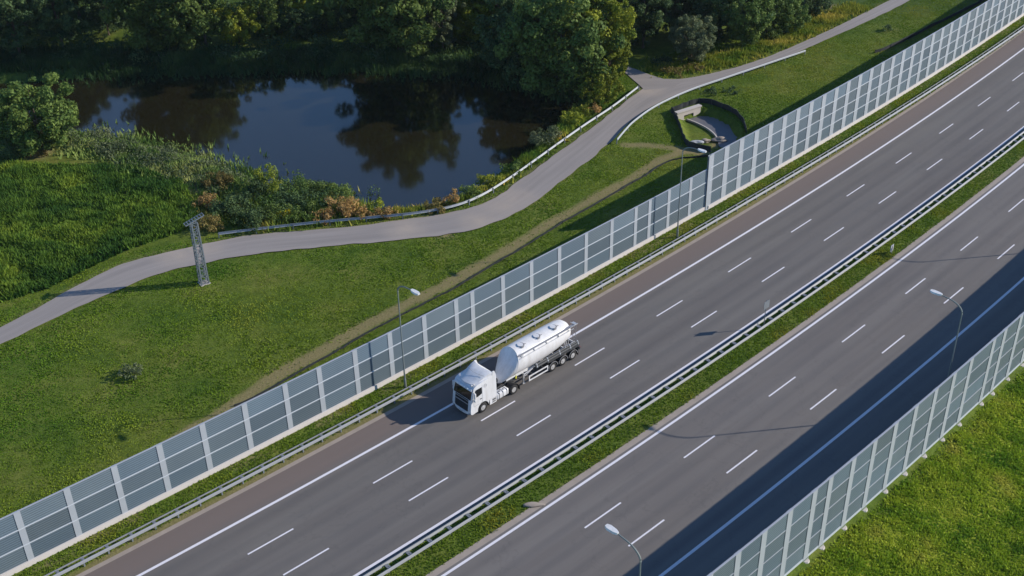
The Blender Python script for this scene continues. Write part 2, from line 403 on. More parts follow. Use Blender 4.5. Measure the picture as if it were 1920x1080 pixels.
def npmesh(name, V, Fc, mat, cols=None, attr='col'):
    me = bpy.data.meshes.new(name); nv = len(V); nf = len(Fc); k = Fc.shape[1]
    me.vertices.add(nv); me.vertices.foreach_set('co', np.ascontiguousarray(V, np.float32).ravel())
    me.loops.add(nf*k); me.loops.foreach_set('vertex_index', np.ascontiguousarray(Fc, np.int32).ravel())
    me.polygons.add(nf); me.polygons.foreach_set('loop_start', np.arange(0, nf*k, k, dtype=np.int32))
    try: me.polygons.foreach_set('loop_total', np.full(nf, k, np.int32))
    except Exception: pass
    me.materials.append(mat); me.update(calc_edges=True)
    if cols is not None:
        a = me.attributes.new(attr, 'FLOAT_COLOR', 'POINT'); c = np.ones((nv, 4), np.float32); c[:, :3] = cols; a.data.foreach_set('color', c.ravel())
    return me

# ------------------------------------------------------------------ ground, roads, water
def axis(lo, hi, step, flo, fhi):
    a = list(np.arange(lo, hi+.001, step)); d = step; x = hi
    while x < fhi: d *= 1.5; x += d; a.append(x)
    d = step; x = lo
    while x > flo: d *= 1.5; x -= d; a.insert(0, x)
    return np.array(a)
gx = axis(-72, 92, .6, -2500, 2500); gy = axis(58, 208, .6, -1500, 3500)
X, Y = np.meshgrid(gx, gy); Zt = terrain(X.ravel(), Y.ravel())
xr, yr = X.ravel(), Y.ravel(); S_, O_ = inv_np(xr, yr)
nx, ny = len(gx), len(gy)
idx = np.arange(nx*ny).reshape(ny, nx)
Fc = np.stack([idx[:-1, :-1].ravel(), idx[:-1, 1:].ravel(), idx[1:, 1:].ravel(), idx[1:, :-1].ravel()], -1)
wob = (fbm(xr, yr, 4, 21)-.5)
dry = .85*smooth(1.25, .5, dseg(xr, yr, TRAIL1)+wob*.9) + .8*smooth(1.2, .4, dseg(xr, yr, TRAIL2)+wob*.8)
odr = O_-np.where(S_ < 75, 0, np.minimum(1.3, (S_-75)*.012))
dry = dry + .75*smooth(-8.2, -7.3, odr+wob*1.2)*(O_ < 0) + .55*smooth(.9, .2, np.abs(odr+9.9)+wob)*(fbm(xr, yr, 2.5, 9) > .52)
dry = dry + .8*smooth(10.9, 11.4, O_+wob*.7)*(O_ < 13)
BLOT = [((75,288),2.6),((290,108),2.3),((330,106),2.0),((370,352),2.0),((395,385),2.5),((835,440),1.6),((1290,130),2.2),((1345,258),1.3),((1500,35),3.0),((1560,15),3.0)]
for (q, r) in BLOT:
    c = gp(*q); dry = dry + .9*smooth(r, r*.3, np.hypot(xr-c[0], yr-c[1])+wob*2)
dpa = dseg(xr, yr, [tuple(p) for p in pL[::4]]); 
dry = dry + .45*smooth(1.2, .1, dpa+wob)
dp = dseg(xr, yr, POND, True)
WEEDPOLY = [gp(*p) for p in [(-150,310),(0,310),(150,312),(260,318),(340,345),(368,385),(372,420),(300,448),(235,470),(180,495),(90,540),(0,568),(-150,640)]]
lush = .8*smooth(7, 2, dp)+.95*pip(xr, yr, WEEDPOLY)+.8*smooth(185, 200, yr)*(O_ < -14)
brt = smooth(30.5, 32, O_)
zone = np.stack([np.clip(dry, 0, 1), np.clip(lush, 0, 1), np.clip(brt, 0, 1)], -1)
gme = npmesh('ground', np.stack([xr, yr, Zt], -1), Fc, MAT['ground'], zone, 'zone')
gme.polygons.foreach_set('use_smooth', np.ones(len(Fc), bool))
tag(link('ground', gme), kind='structure')

def ribbon(name, s0, s1, o0, o1, z, mat, parent=None, n=None, nd=1):
    n = n or max(2, int((s1-s0)/4)); ss = np.linspace(s0, s1, n+1); oo = np.linspace(o0, o1, nd+1)
    V = []; UVs = []
    for s in ss:
        for o in oo:
            x, y = road(s, o); V.append((x, y, z)); UVs.append((s, o))
    w = nd+1; F_ = [(i*w+j, i*w+j+1, (i+1)*w+j+1, (i+1)*w+j) for i in range(n) for j in range(nd)]
    me = bpy.data.meshes.new(name); me.from_pydata(V, [], F_); me.materials.append(mat)
    uv = me.uv_layers.new(name='so')
    for l in me.loops: uv.data[l.index].uv = UVs[l.vertex_index]
    return link(name, me, parent)
S0, S1 = -60, 330
r1 = ribbon('road', S0, S1, -6.5, 8.1, .010, MAT['road1'], nd=6); tag(r1, kind='structure')
r2 = ribbon('road', S0, S1, 11.75, 26.3, .010, MAT['road2'], nd=6); tag(r2, kind='structure')
tag(ribbon('gutter_strip', S0, S1, -6.95, -6.504, .002, MAT['gutter']), kind='structure')
tag(ribbon('gutter_strip', S0, S1, 11.15, 11.746, .002, MAT['gutter']), kind='structure')
ribbon('edge_line', S0, S1, -3.80, -3.54, .016, MAT['line'], r1)
ribbon('edge_line', S0, S1, 7.42, 7.68, .016, MAT['line'], r1)
ribbon('edge_line', S0, S1, 11.98, 12.22, .016, MAT['line'], r2)
ribbon('edge_line', S0, S1, 23.28, 23.54, .016, MAT['line'], r2)
for par, o, s0 in ((r1, 0, 0), (r1, 3.75, .81), (r2, 15.87, 20.77), (r2, 19.62, 21.72)):
    for k in range(-3, 17):
        s = s0+12*k
        if -25 < s < 185: ribbon('lane_dash', s-.1, s+4.05, o-.075, o+.075, .016, MAT['line'], par, 2)

# pond
bm = bmesh.new(); bm.faces.new([bm.verts.new((x, y, ZW)) for x, y in POND]); bmesh.ops.triangulate(bm, faces=bm.faces)
me = bpy.data.meshes.new('pond'); bmesh.ops.recalc_face_normals(bm, faces=bm.faces)
for f in bm.faces:
    if f.normal.z < 0: f.normal_flip()
bm.to_mesh(me); bm.free(); me.materials.append(MAT['water']); tag(link('pond_water', me), kind='structure')

# path
n = len(pL); V = []; UVs = []; D = []
dpts = [gp(965,372), gp(940,390), gp(900,415), gp(330,480), gp(380,468), gp(760,430), gp(1215,170)]
for i in range(n):
    for j in range(7):
        t = j/6; q = pL[i]*(1-t)+pR[i]*t
        if j in (0, 6): q = q+(q-(pL[i]+pR[i])/2)/2*(vnoise(np.array([q[0]]), np.array([q[1]]), 1.6, 7)[0]-.62)*.26
        V.append((q[0], q[1], -1.10)); UVs.append((i*.6, t*3.6))
        e = max(0, 1-min(t, 1-t)*9)*.25
        D.append(min(1, e+max([0]+[1-math.hypot(q[0]-c[0], q[1]-c[1])/3.2 for c in dpts])))
F_ = [(i*7+j, i*7+j+1, (i+1)*7+j+1, (i+1)*7+j) for i in range(n-1) for j in range(6)]
me = bpy.data.meshes.new('path'); me.from_pydata(V, [], F_); me.materials.append(MAT['path'])
uv = me.uv_layers.new(name='so')
for l in me.loops: uv.data[l.index].uv = UVs[l.vertex_index]
a = me.attributes.new('dirt', 'FLOAT', 'POINT'); a.data.foreach_set('value', D)
tag(link('path', me), kind='structure')
bm = bmesh.new(); bm.faces.new([bm.verts.new((x, y, -1.094)) for x, y in STUB]); bmesh.ops.triangulate(bm, faces=bm.faces)
for f in bm.faces:
    if f.normal.z < 0: f.normal_flip()
me = bpy.data.meshes.new('path'); bm.to_mesh(me); bm.free(); me.materials.append(MAT['path']); uv = me.uv_layers.new(name='so')
for l in me.loops: uv.data[l.index].uv = me.vertices[l.vertex_index].co.xy*.3
tag(link('path_branch', me), kind='structure')

# ------------------------------------------------------------------ noise barriers
RND = random.Random(4)
def post_mesh(h, w, name):
    b = MB(); b.box(-w/2, w/2, .075, .10, 0, h); b.box(-w/2, w/2, -.10, -.075, 0, h); b.box(-.03, .03, -.075, .075, 0, h)
    b.box(-w/2-.05, w/2+.05, -.165, -.105, -.02, .10)
    return b.mesh(name, MAT['postwall'])
def barrier(name, label, slist, ofn, zb, rows, rowh, plinth_h, back=False, pw=.5):
    x0, y0 = road(slist[len(slist)//2], ofn(slist[len(slist)//2])); org = (x0, y0, zb)
    root = empty(name, org); tag(root, label, 'noise barrier')
    H = plinth_h+rows*rowh; pm = post_mesh(H+.02, pw, 'post')
    pl = MB(); sts = [MB() for _ in range(rows-1)]; cap = MB()
    for i, s in enumerate(slist):
        x, y = road(s, ofn(s)); a = head(s)
        o = link('post', pm, root, (x-x0, y-y0, 0)); o.rotation_euler = (0, 0, a)
        if back:
            fb = MB(); fb.loft([[(math.cos(k*math.pi/5)*r, math.sin(k*math.pi/5)*r-.1, z) for k in range(10)] for r, z in ((.36,-.5),(.36,-.02),(.30,.08))])
            f_ = fb.build('footing', MAT['concrete'], root, loc=(x-x0, y-y0, 0)); f_.rotation_euler = (0, 0, a)
        if i == len(slist)-1: break
        s2 = slist[i+1]; p = np.array(road(s, ofn(s))); q = np.array(road(s2, ofn(s2)))
        d = (q-p)/np.linalg.norm(q-p); nrm = np.array([d[1], -d[0]])          # towards +o (camera side)
        A = p+d*.04; B = q-d*.04
        def wall(mb, o0, o1, z0, z1, mi=0, A=A, B=B):
            c = [A+nrm*o0, B+nrm*o0, B+nrm*o1, A+nrm*o1]
            mb.add([(u[0], u[1], z0) for u in c]+[(u[0], u[1], z1) for u in c], [(0,3,2,1),(4,5,6,7),(0,1,5,4),(1,2,6,5),(2,3,7,6),(3,0,4,7)], mi)
        pb = MB(); tint = []
        for r in range(rows):
            wall(pb, -.06, .06, zb+plinth_h+r*rowh+.004, zb+plinth_h+(r+1)*rowh-.004)
            base = (1.12 if r == rows-1 else .92) if not back else 1.0
            tv = base*RND.uniform(.86, 1.12); hue = RND.uniform(-.04, .04)
            tint += [(tv*(1+hue), tv, tv*(1-hue))]*8
        o = pb.build('panel', MAT['panel'], root, org=org)
        at = o.data.attributes.new('tint', 'FLOAT_COLOR', 'POINT')
        # (vertex order is kept by the builder)
        at.data.foreach_set('color', [c for t3 in tint for c in (*t3, 1)])
        so = .118 if not back else .09
        for r in range(1, rows):
            zz = zb+plinth_h+r*rowh
            wall(sts[r-1], .0605, so, zz-.035, zz+.035, A=p, B=q)
        wall(cap, -.07, .08, zb+H-.003, zb+H+.03, A=p, B=q)
        g = (.0 if not back else .0)
        wall(pl, -.15, .19, zb-.6, zb+plinth_h+.03, A=p, B=q) if not back else wall(pl, -.15, .09, zb-.6, zb+plinth_h, A=p, B=q)
    for st in sts: st.build('joint_strip', MAT['stripback' if back else 'strip'], root, org=org)
    cap.build('top_cap', MAT['stripback'], root, org=org)
    pl.build('plinth', MAT['plinth'] if not back else MAT['strip'], root, org=org)
    return root
sl1 = [-20.9, -16.9, -12.9, -9.0, -5.1, -1.2, 2.7, 6.7, 10.75, 14.3, 18.2, 22.2, 26.3, 30.3, 32.4, 36.5, 40.5, 44.6, 48.7, 52.8, 56.8, 59.2, 62.6, 66.6, 69.72]
sl2 = [70.1+3.02*k for k in range(48)]
barrier('noise_barrier', 'long low grey noise barrier with three panel rows along the left verge behind the truck', sl1, lambda s: -10.5, 0, 3, 1.6, .42)
barrier('noise_barrier', 'taller grey noise barrier with four panel rows running to the upper right corner', sl2, lambda s: -10.35+drift(s)*.9, 0, 4, 1.64, .42, pw=.92)
sl3 = [0.3, 3.3, 6.3, 9.3, 12.3, 15.3, 18.3, 21.3, 24.2, 27.2, 30.2, 32.2, 35.2, 38.1, 41.1, 44.1, 47.2, 50.2, 53.1, 57.1, 59.2, 62.2, 65.2, 68.2, 71.2, 74.2, 77.2, 80.2, 83.2, 86.2, 89.2, 92.2, 95.2, 98.2, 101.2, 104.2, 107.2]
barrier('noise_barrier', 'grey noise barrier at lower right seen from behind with concrete footings in grass', sl3, lambda s: 29.7, -.35, 4, 1.65, .35, back=True, pw=.62)

# ------------------------------------------------------------------ guardrails
def wbeam_profile(face):      # (o, z) points of a W profile, traffic face towards +face
    f = face
    return [(0, -.155), (.045*f, -.13), (.08*f, -.09), (.08*f, -.06), (.02*f, -.02), (.02*f, .02), (.08*f, .06), (.08*f, .09), (.045*f, .13), (0, .155), (-.03*f, .155), (.0, .10), (.045*f, .06), (-.012*f, .0), (.045*f, -.06), (0, -.10), (-.03*f, -.155)]
def sweep(mb, line, prof, mi=0):
    rings = []
    for i, (x, y, z) in enumerate(line):
        p = line[max(i-1, 0)]; q = line[min(i+1, len(line)-1)]
        d = Vector((q[0]-p[0], q[1]-p[1], 0)).normalized(); nr = Vector((d.y, -d.x, 0))
        rings.append([(x+nr.x*o, y+nr.y*o, z+dz) for o, dz in prof])
    mb.loft(rings, True, mi)
def rail_thing(label, line_fn, posts, kind='single'):
    """line_fn(off) -> list of 3D points at ground; posts -> list of (x,y,z,heading)"""
    org = line_fn(0)[len(line_fn(0))//2]
    root = empty('guardrail', org); tag(root, label, 'guardrail')
    up = lambda L, z: [(a, b, c+z) for a, b, c in L]
    if kind == 'median':
        for off, f in ((-.37, -1), (.37, 1)):
            mb = MB(); sweep(mb, up(line_fn(off), .62), wbeam_profile(f)); mb.build('beam', MAT['galv'], root, org=org)
    elif kind == 'verge':
        mb = MB(); sweep(mb, up(line_fn(.0), .62), wbeam_profile(1)); mb.build('beam', MAT['galv'], root, org=org)
        mb = MB(); sweep(mb, up(line_fn(-.5), .66), [(-.035,-.05),(.035,-.05),(.035,.05),(-.035,.05)]); mb.build('rear_strap', MAT['galv'], root, org=org)
    else:
        mb = MB(); sweep(mb, up(line_fn(.0), .60), wbeam_profile(1 if kind == 'single' else -1)); mb.build('beam', MAT['postwall'], root, org=org)
    pm = MB()
    if kind == 'median': pm.box(-.06, .06, -.05, .05, -.3, .6); sm = MB().box(-.15, .15, -.30, .30, .52, .60).mesh('spacer', MAT['galvdark'])
    elif kind == 'verge': pm.box(-.06, .06, .18, .28, -.3, .7); sm = MB().box(-.12, .12, .03, .47, .62, .68).mesh('spacer', MAT['galvdark'])
    else: pm.box(-.06, .06, .05*(1 if kind == 'single' else -1)-.05+.0, .05*(1 if kind == 'single' else -1)+.05, -.3, .68); sm = None
    pme = pm.mesh('post', MAT['galvdark'])
    for (x, y, z, a) in posts:
        o = link('post', pme, root, (x-org[0], y-org[1], z-org[2])); o.rotation_euler = (0, 0, a)
        if sm:
            o2 = link('spacer', sm, root, (x-org[0], y-org[1], z-org[2])); o2.rotation_euler = (0, 0, a)
    return root
def rline(o, s0, s1, dr=True):
    def fn(off):
        return [(*road(s, o+off+(drift(s)*.8 if dr else 0)), 0.0) for s in np.arange(s0, s1+.1, 2.0)]
    return fn
rail_thing('galvanised guardrail with a thin rear strap along the grass verge beside the brown shoulder', rline(-7.25, -24, 196), [(*road(s, -7.25+drift(s)*.8), 0, head(s)) for s in np.arange(-22, 172, 2.0)], 'verge')
rail_thing('double sided guardrail with cross spacers on the grass median between the carriageways', rline(8.98, -20, 160, False), [(*road(s, 8.98), 0, head(s)) for s in np.arange(-10+.7, 135, 2.0)], 'median')
def px_rail(label, px, kind, ends=1.0):
    L = resample(catmull([gp(*p, -.75) for p in px], 4), max(8, int(len(px)*6)))
    def fn(off): return [(a, b, -1.2) for a, b in L]
    posts = []
    tot = resample(L, max(4, int(np.sum(np.hypot(*np.diff(L, axis=0).T))/4.0)))
    for i in range(len(tot)):
        p = tot[max(i-1, 0)]; q = tot[min(i+1, len(tot)-1)]
        posts.append((tot[i][0], tot[i][1], -1.2, math.atan2(q[1]-p[1], q[0]-p[0])))
    return rail_thing(label, fn, posts, kind)
px_rail('curving galvanised guardrail between the pond bank and the asphalt path', [(1197,164),(1150,200),(1100,233),(1050,268),(1000,304),(950,339),(900,369),(850,388),(780,401),(700,409),(600,418),(500,429),(410,440)], 'single')
px_rail('short curved guardrail on the motorway side of the path above the culvert basin', [(1157,264),(1172,246),(1190,228),(1230,200),(1290,172),(1350,151),(1430,124),(1510,97)], 'single')

# ------------------------------------------------------------------ lamps
def lamp_parts(root, side):
    p = MB(); p.tube([(0,0,0),(0,0,3.0),(0,0,10.4)], [.09, .07, .05], 10); p.tube([(0,0,0),(0,0,.9)], .12, 10)
    arc = [(0, -math.sin(t)*0-0, 10.4) for t in ()]
    pts = [(0, 0, 10.4)]
    for k in range(1, 8):
        t = k/7*math.pi/2*.92
        pts.append((0, -1.5*(1-math.cos(t)), 10.4+.95*math.sin(t)))
    pts.append((0, -2.0, 11.40))
    p.build('pole', MAT['pole'], root, True)
    a = MB(); a.tube(pts, [.075-.003*i for i in range(len(pts))], 8); a.build('arm', MAT['pole'], root, True)
    h = MB()
    prof = [(-.0, .10), (-.25, .22), (-.8, .26), (-1.05, .14)]
    rings = []
    for (y, w) in prof:
        rings.append([(-w, -2.0+y, 11.38), (w, -2.0+y, 11.38), (w*.8, -2.0+y, 11.52), (-w*.8, -2.0+y, 11.52)])
    h.loft(rings); h.build('lamp_head', MAT['white'], root)
    l = MB().box(-.16, .16, -2.9, -2.35, 11.355, 11.378); l.build('lens', MAT['lamp'], root)
LAMPS = [(22.3, -8.75, 1, 'street lamp with pale head standing on the left verge behind the truck cab'),
         (62.3, -8.75, 1, 'street lamp on the left verge where the low barrier meets the taller one'),
         (53.1, 28.1, 0, 'street lamp on the right roadside reaching over the shaded lane at right centre'),
         (13.1, 28.1, 0, 'street lamp at the bottom edge, nearest the camera'),
         (93.1, 28.1, 0, 'street lamp past the right picture edge whose thin shadow crosses the road')]
lamp_src = None
for s, o, left, lab in LAMPS:
    x, y = road(s, o); a = head(s)
    if lamp_src is None:
        lamp_src = empty('street_lamp', (x, y, 0)); lamp_parts(lamp_src, 1); r = lamp_src
    else:
        r = lamp_src.copy(); COL.objects.link(r); r.location = (x, y, 0)
        for ch in list(lamp_src.children):
            c = ch.copy(); COL.objects.link(c); c.parent = r
    r.rotation_euler = (0, 0, a+(math.pi if left else math.pi)) if False else (0, 0, a+(0 if left else math.pi))
    tag(r, lab, 'street lamp', 'street lamps along the motorway')

# ------------------------------------------------------------------ lattice mast, marker post, sign
mx, my = gp(383, 531)
mast = empty('lattice_mast', (mx, my, ZF-.05), math.radians(35)); tag(mast, 'slim steel lattice mast with a slanted top frame beside the path', 'mast')
def mw(z): return .40-.012*z
chords = MB(); braces = MB()
for sxx in (-1, 1):
    for syy in (-1, 1): chords.bar((sxx*mw(0), syy*mw(0), 0), (sxx*mw(7.6), syy*mw(7.6), 7.6), .12)
for k in range(12):
    z0 = k*.63; z1 = z0+.63
    for q in range(4):
        cs = [(-1,-1),(1,-1),(1,1),(-1,1)]; a = cs[q]; b = cs[(q+1) % 4]
        if k % 2: a, b = b, a
        braces.bar((a[0]*mw(z0), a[1]*mw(z0), z0), (b[0]*mw(z1), b[1]*mw(z1), z1), .055)
        braces.bar((a[0]*mw(z1), a[1]*mw(z1), z1), (b[0]*mw(z1), b[1]*mw(z1), z1), .055)
chords.build('chords', MAT['mast'], mast); braces.build('bracing', MAT['mast'], mast)
MB().box(-.55, .55, -.55, .55, -.1, .12).build('base', MAT['concrete'], mast)
pb = MB()
pb.bar((-.95, -.3, 7.55), (1.15, -.3, 8.15), .10); pb.bar((-.95, .3, 7.55), (1.15, .3, 8.15), .10)
for k in range(8):
    t = k/7; pb.bar((-.95+2.1*t, -.34, 7.58+.6*t), (-.95+2.1*t, .34, 7.58+.6*t), .07)
pb.build('top_frame', MAT['mast'], mast)
mb = MB()
for k in range(24): mb.bar((.44, -.18, .3+k*.3), (.44, .18, .3+k*.3), .035)
mb.bar((.44, -.18, .2), (.42, -.18, 7.4), .04); mb.bar((.44, .18, .2), (.42, .18, 7.4), .04); mb.build('ladder', MAT['alu'], mast)

x, y = gp(1671, 474, 0); r = empty('marker_post', (x, y, -.03), RPSI+.08); tag(r, 'small white marker post standing alone on the grass median', 'marker post')
MB().box(-.28, .28, -.03, .03, .25, 1.0).build('plate', MAT['post'], r); MB().box(-.04, .04, -.065, -.032, -.1, .95).build('stake', MAT['galvdark'], r)
x, y = road(53.5, 8.98); r = empty('road_sign', (x, y, 0), RPSI+.05); tag(r, 'pale blank sign plate on a post clamped at the median guardrail', 'road sign')
MB().tube([(0,0,-.2),(0,0,3.3)], .04, 8).build('pole', MAT['galvdark'], r)
pl = MB().box(-.45, .45, -.075, -.045, 2.35, 3.2).mesh('plate', MAT['galv']); pl.materials.clear(); pl.materials.append(MAT['galvdark']); link('plate', pl, r)

# ------------------------------------------------------------------ low amphibian fences, culvert
def low_fence(label, pts, z=ZF, h=.55):
    L = resample(catmull(pts, 4), max(10, int(len(pts)*5))); org = (L[len(L)//2][0], L[len(L)//2][1], z)
    root = empty('mesh_fence', org); tag(root, label, 'fence')
    rs = random.Random(len(pts)); mb = MB()
    line = [(a, b, z) for a, b in L]
    rings = []
    for i, (a, b, c) in enumerate(line):
        p = line[max(i-1, 0)]; q = line[min(i+1, len(line)-1)]
        d = Vector((q[0]-p[0], q[1]-p[1], 0)).normalized(); nr = Vector((d.y, -d.x, 0)); wv = rs.uniform(-.06, .06); hh = h*rs.uniform(.85, 1.1)
        rings.append([(a+nr.x*(wv+o), b+nr.y*(wv+o), c+zz*hh) for o, zz in ((-.02,-.3),(.02,-.3),(.03,1),(.05,1.02),(.05,1.07),(-.03,1.06))])
    mb.loft(rings); mb.build('mesh_sheet', MAT['fencedark'], root, org=org)
    for i in range(0, len(line), 3):
        a, b, c = line[i]; MB().box(-.03, .03, -.06, .0, -.2, h*1.12).build('stake', MAT['darkgrey'], root, loc=(a-org[0], b-org[1], 0))
    return root
low_fence('long low dark mesh fence winding along the dirt trail behind the low barrier', FENCE1, ZF, .22)
low_fence('low dark mesh fence in the barrier shadow near the upper right corner', FENCE2, ZF+.0)
low_fence('low dark mesh fence bent around the culvert basin', FENCEB, ZF, .75)
# culvert headwall
A = np.array(gp(1268,217,ZF)); B = np.array(gp(1312,203,ZF)); d = (B-A)/np.linalg.norm(B-A); L = np.linalg.norm(B-A)
r = empty('culvert_headwall', ((A[0]+B[0])/2, (A[1]+B[1])/2, ZF-1.2), math.atan2(d[1], d[0])); tag(r, 'pale concrete culvert headwall at the head of the grey channel', 'headwall')
hw = MB(); hw.box(-L/2, L/2, -.2, .25, 0.0, .35); hw.box(-L/2, -.9, -.2, .25, .35, .95); hw.box(.9, L/2, -.2, .25, .35, .95)
hw.box(-L/2, L/2, -.2, .25, .95, 1.55); hw.build('wall', MAT['concrete'], r)
MB().box(-L/2-.1, L/2+.1, -.32, .37, 1.55, 1.72).build('coping', MAT['concrete'], r)
MB().box(-.9, .9, .0, .2, .35, .95).build('mouth_shade', MAT['black'], r)  # solid black block, painted shade inside the culvert mouth
def sheet(name, px, z, mat, kind='structure'):
    P = catmull([gp(*p, z) for p in px]+[gp(*px[0], z)], 4)[:-1]
    bm = bmesh.new(); bm.faces.new([bm.verts.new((a, b, z)) for a, b in P]); bmesh.ops.triangulate(bm, faces=bm.faces)
    for f in bm.faces:
        if f.normal.z < 0: f.normal_flip()
    me = bpy.data.meshes.new(name); bm.to_mesh(me); bm.free(); me.materials.append(mat); return tag(link(name, me), kind=kind)
sheet('channel_floor', [(1282,224),(1300,212),(1325,212),(1350,222),(1372,236),(1386,252),(1388,268),(1375,280),(1350,276),(1345,262),(1330,244),(1305,232)], ZF-.95, MAT['channel'])
def kerb(label, px, name='kerb', w=.18, h=.10, mat='concrete', z=ZF-.95):
    L = catmull([gp(*p, z+h) for p in px], 4); mb = MB(); sweep(mb, [(a, b, z) for a, b in L], [(-w/2, -.3), (w/2, -.3), (w/2, h), (-w/2, h)])
    o = mb.build(name, MAT[mat]); tag(o, label, 'kerb'); return o
kerb('thin pale concrete kerb between the channel and the grass triangle', [(1284,221),(1305,229),(1325,239),(1338,249),(1345,258)])
kerb('curved pale concrete kerb around the far end of the channel', [(1368,228),(1380,236),(1388,248),(1389,262)])
def lump(name, label, cat, px, rad, mat, z=ZF-.6):
    x, y = gp(*px, z); bm = bmesh.new(); bmesh.ops.create_icosphere(bm, subdivisions=3, radius=1)
    rs = random.Random(px[0]); ph = [rs.uniform(0, 6) for _ in range(6)]
    for v in bm.verts:
        k = 1+.16*math.sin(3*v.co.x+ph[0])+.14*math.sin(4*v.co.y+ph[1])+.12*math.sin(5*v.co.z+ph[2]); v.co = Vector((v.co.x*rad[0]*k, v.co.y*rad[1]*k, v.co.z*rad[2]*k))
    me = bpy.data.meshes.new(name); bm.to_mesh(me); bm.free(); me.materials.append(mat); o = link(name, me, None, (x, y, z)); return tag(o, label, cat)
lump('boulder', 'whitish boulder at the lower left corner of the culvert fence', 'boulder', (1306,267), (.75,.5,.4), MAT['post'])
lump('dirt_heap', 'tan heap of earth at the mouth of the channel', 'earth heap', (1348,262), (.9,.8,.45), MAT['gutter'], ZF-.9)
lump('dirt_heap', 'small tan earth heap beside the whitish boulder', 'earth heap', (1324,264), (.6,.45,.3), MAT['gutter'], ZF-.9)
lump('boulder', 'flat pale stone on the far shore of the pond', 'boulder', (303,107), (1.9,1.0,.35), MAT['concrete'], ZF-.1)
lump('dirt_heap', 'small brown earth heap on the inner edge of the median', 'earth heap', (1003,947), (.9,.35,.16), MAT['gutter'], 0)

# ------------------------------------------------------------------ the tanker truck
ts, to_ = 24.9, -2.03
tx, ty = road(ts, to_); T = empty('tanker_truck', (tx, ty, .016), head(ts+4)+math.pi); tag(T, 'white tractor unit pulling a white silo tank trailer along the slow lane', 'truck')
def P_(mb, name, mat, parent=None, smooth=False): return mb.build(name, mat, parent or T, smooth)
def wheel(x, y, side, dual=False):
    w = .36 if not dual else .58; R = .5
    e = MB(); n = 28
    prof = [(.27, 0), (.44, 0), (.485, .03), (.5, .07), (.5, w-.07), (.485, w-.03), (.44, w), (.27, w)]
    rings = [[(r*math.cos(2*math.pi*k/n), yy, r*math.sin(2*math.pi*k/n)) for k in range(n)] for r, yy in prof]
    e.loft(rings, False)
    root = link('wheel', MB().tube([(0, 0.1, 0), (0, w-.12, 0)], .10, 10).mesh('wheel', MAT['darkgrey']), T, (x, y, R)); root.rotation_euler = (0, 0, 0 if side > 0 else math.pi)
    link('tyre', e.mesh('tyre', MAT['rubber'], True), root)
    rm = MB(); prof2 = [(.285, w-.01), (.265, w-.02), (.235, w-.14 if dual else w-.07), (.15, w-.15 if dual else w-.04), (.11, w-.06 if dual else w+.0), (.06, w-.05 if dual else w+.01), (.001, w-.05 if dual else w+.01)]
    rm.loft([[(r*math.cos(2*math.pi*k/n), yy, r*math.sin(2*math.pi*k/n)) for k in range(n)] for r, yy in prof2], True)
    link('rim', rm.mesh('rim', MAT['alu'], True), root)
    hm = MB()
    for k in range(10):
        a = 2*math.pi*k/10; hm.tube([(.2*math.cos(a), (w-.13 if dual else w-.06), .2*math.sin(a)), (.2*math.cos(a), (w-.10 if dual else w-.03), .2*math.sin(a))], .022, 6)
    link('wheel_bolts', hm.mesh('wheel_bolts', MAT['darkgrey']), root)
for sd_ in (1, -1):
    wheel(0, sd_*.88, sd_); wheel(-3.8, sd_*.66, sd_, True)
    for xx in (-8.85, -10.2, -11.55): wheel(xx, sd_*.86, sd_)
ax = MB()
for xx in (0, -3.8, -8.85, -10.2, -11.55): ax.tube([(xx, -.9, .5), (xx, .9, .5)], .08, 8)
P_(ax, 'axles', MAT['darkgrey'])
ch = MB(); ch.box(-5.0, .9, .32, .44, .72, .98); ch.box(-5.0, .9, -.44, -.32, .72, .98)
for xx in (-4.9, -3.0, -1.8, -.6): ch.box(xx-.06, xx+.06, -.319, .319, .76, .94)
ch.box(-4.5, -3.4, -.45, .45, .985, 1.10); ch.tube([(-3.95, 0, 1.10), (-3.95, 0, 1.20)], .45, 18)
ch.box(-1.62, -1.2, -.8, .8, .7, 1.45); P_(ch, 'tractor_chassis', MAT['darkgrey'])
# cab
arch = [(.66*math.cos(t), .5+.66*math.sin(t)) for t in np.linspace(math.pi*.97, .03*math.pi, 14)]
prof = [(-1.15, .98), (-.75, .98)]+[(x_, z_) for x_, z_ in arch if z_ > .55]+[(.66, .42), (1.30, .36), (1.47, .48), (1.50, .80), (1.44, 1.35), (1.36, 1.95), (1.12, 2.92), (1.10, 3.02), (.98, 3.16), (.62, 3.28), (-1.15, 3.46)]
cabm = MB().prism(prof, -1.24, 1.24).mesh('cab', MAT['white'])
bevelled(cabm, .09, 3, lambda e: all(abs(abs(v.co.y)-1.24) < .01 for v in e.verts) and abs(e.verts[0].co.y-e.verts[1].co.y) < .01 and min(v.co.z for v in e.verts) > 1.2 and not all(v.co.x < -1.1 for v in e.verts))
cab = link('cab', cabm, T)
# roof deflector: lofted across
nd = 14; rings = []
for i in range(9):
    u = i/8; xx = .72-1.95*u; zt = 3.25+.62*(math.sin(u*math.pi/2)**1.1)
    zb_ = 3.20+.2*u
    row = []
    for j in range(nd+1):
        v = -1+2*j/nd; half = .98+.24*u
        zz = zt-(abs(v)**5)*.14*(1-.3*u) - (1-v*v)*.05*u
        xs = xx + (1-v*v)*.30*(1-u)+ (1-v*v)*.22*u*u
        row.append((xs, v*half, zz))
    row += [(xx, .97+.24*u, zb_), (xx, -.97-.24*u, zb_)]
    rings.append(row)
df = MB().loft(rings); P_(df, 'roof_deflector', MAT['white'], cab, True)
sm = MB(); sm.tube([(-.32, -1.10, 3.72), (-.15, -.6, 3.745), (-.05, 0, 3.752), (-.15, .6, 3.745), (-.32, 1.10, 3.72)], .012, 5); P_(sm, 'seam', MAT['midgrey'], cab)
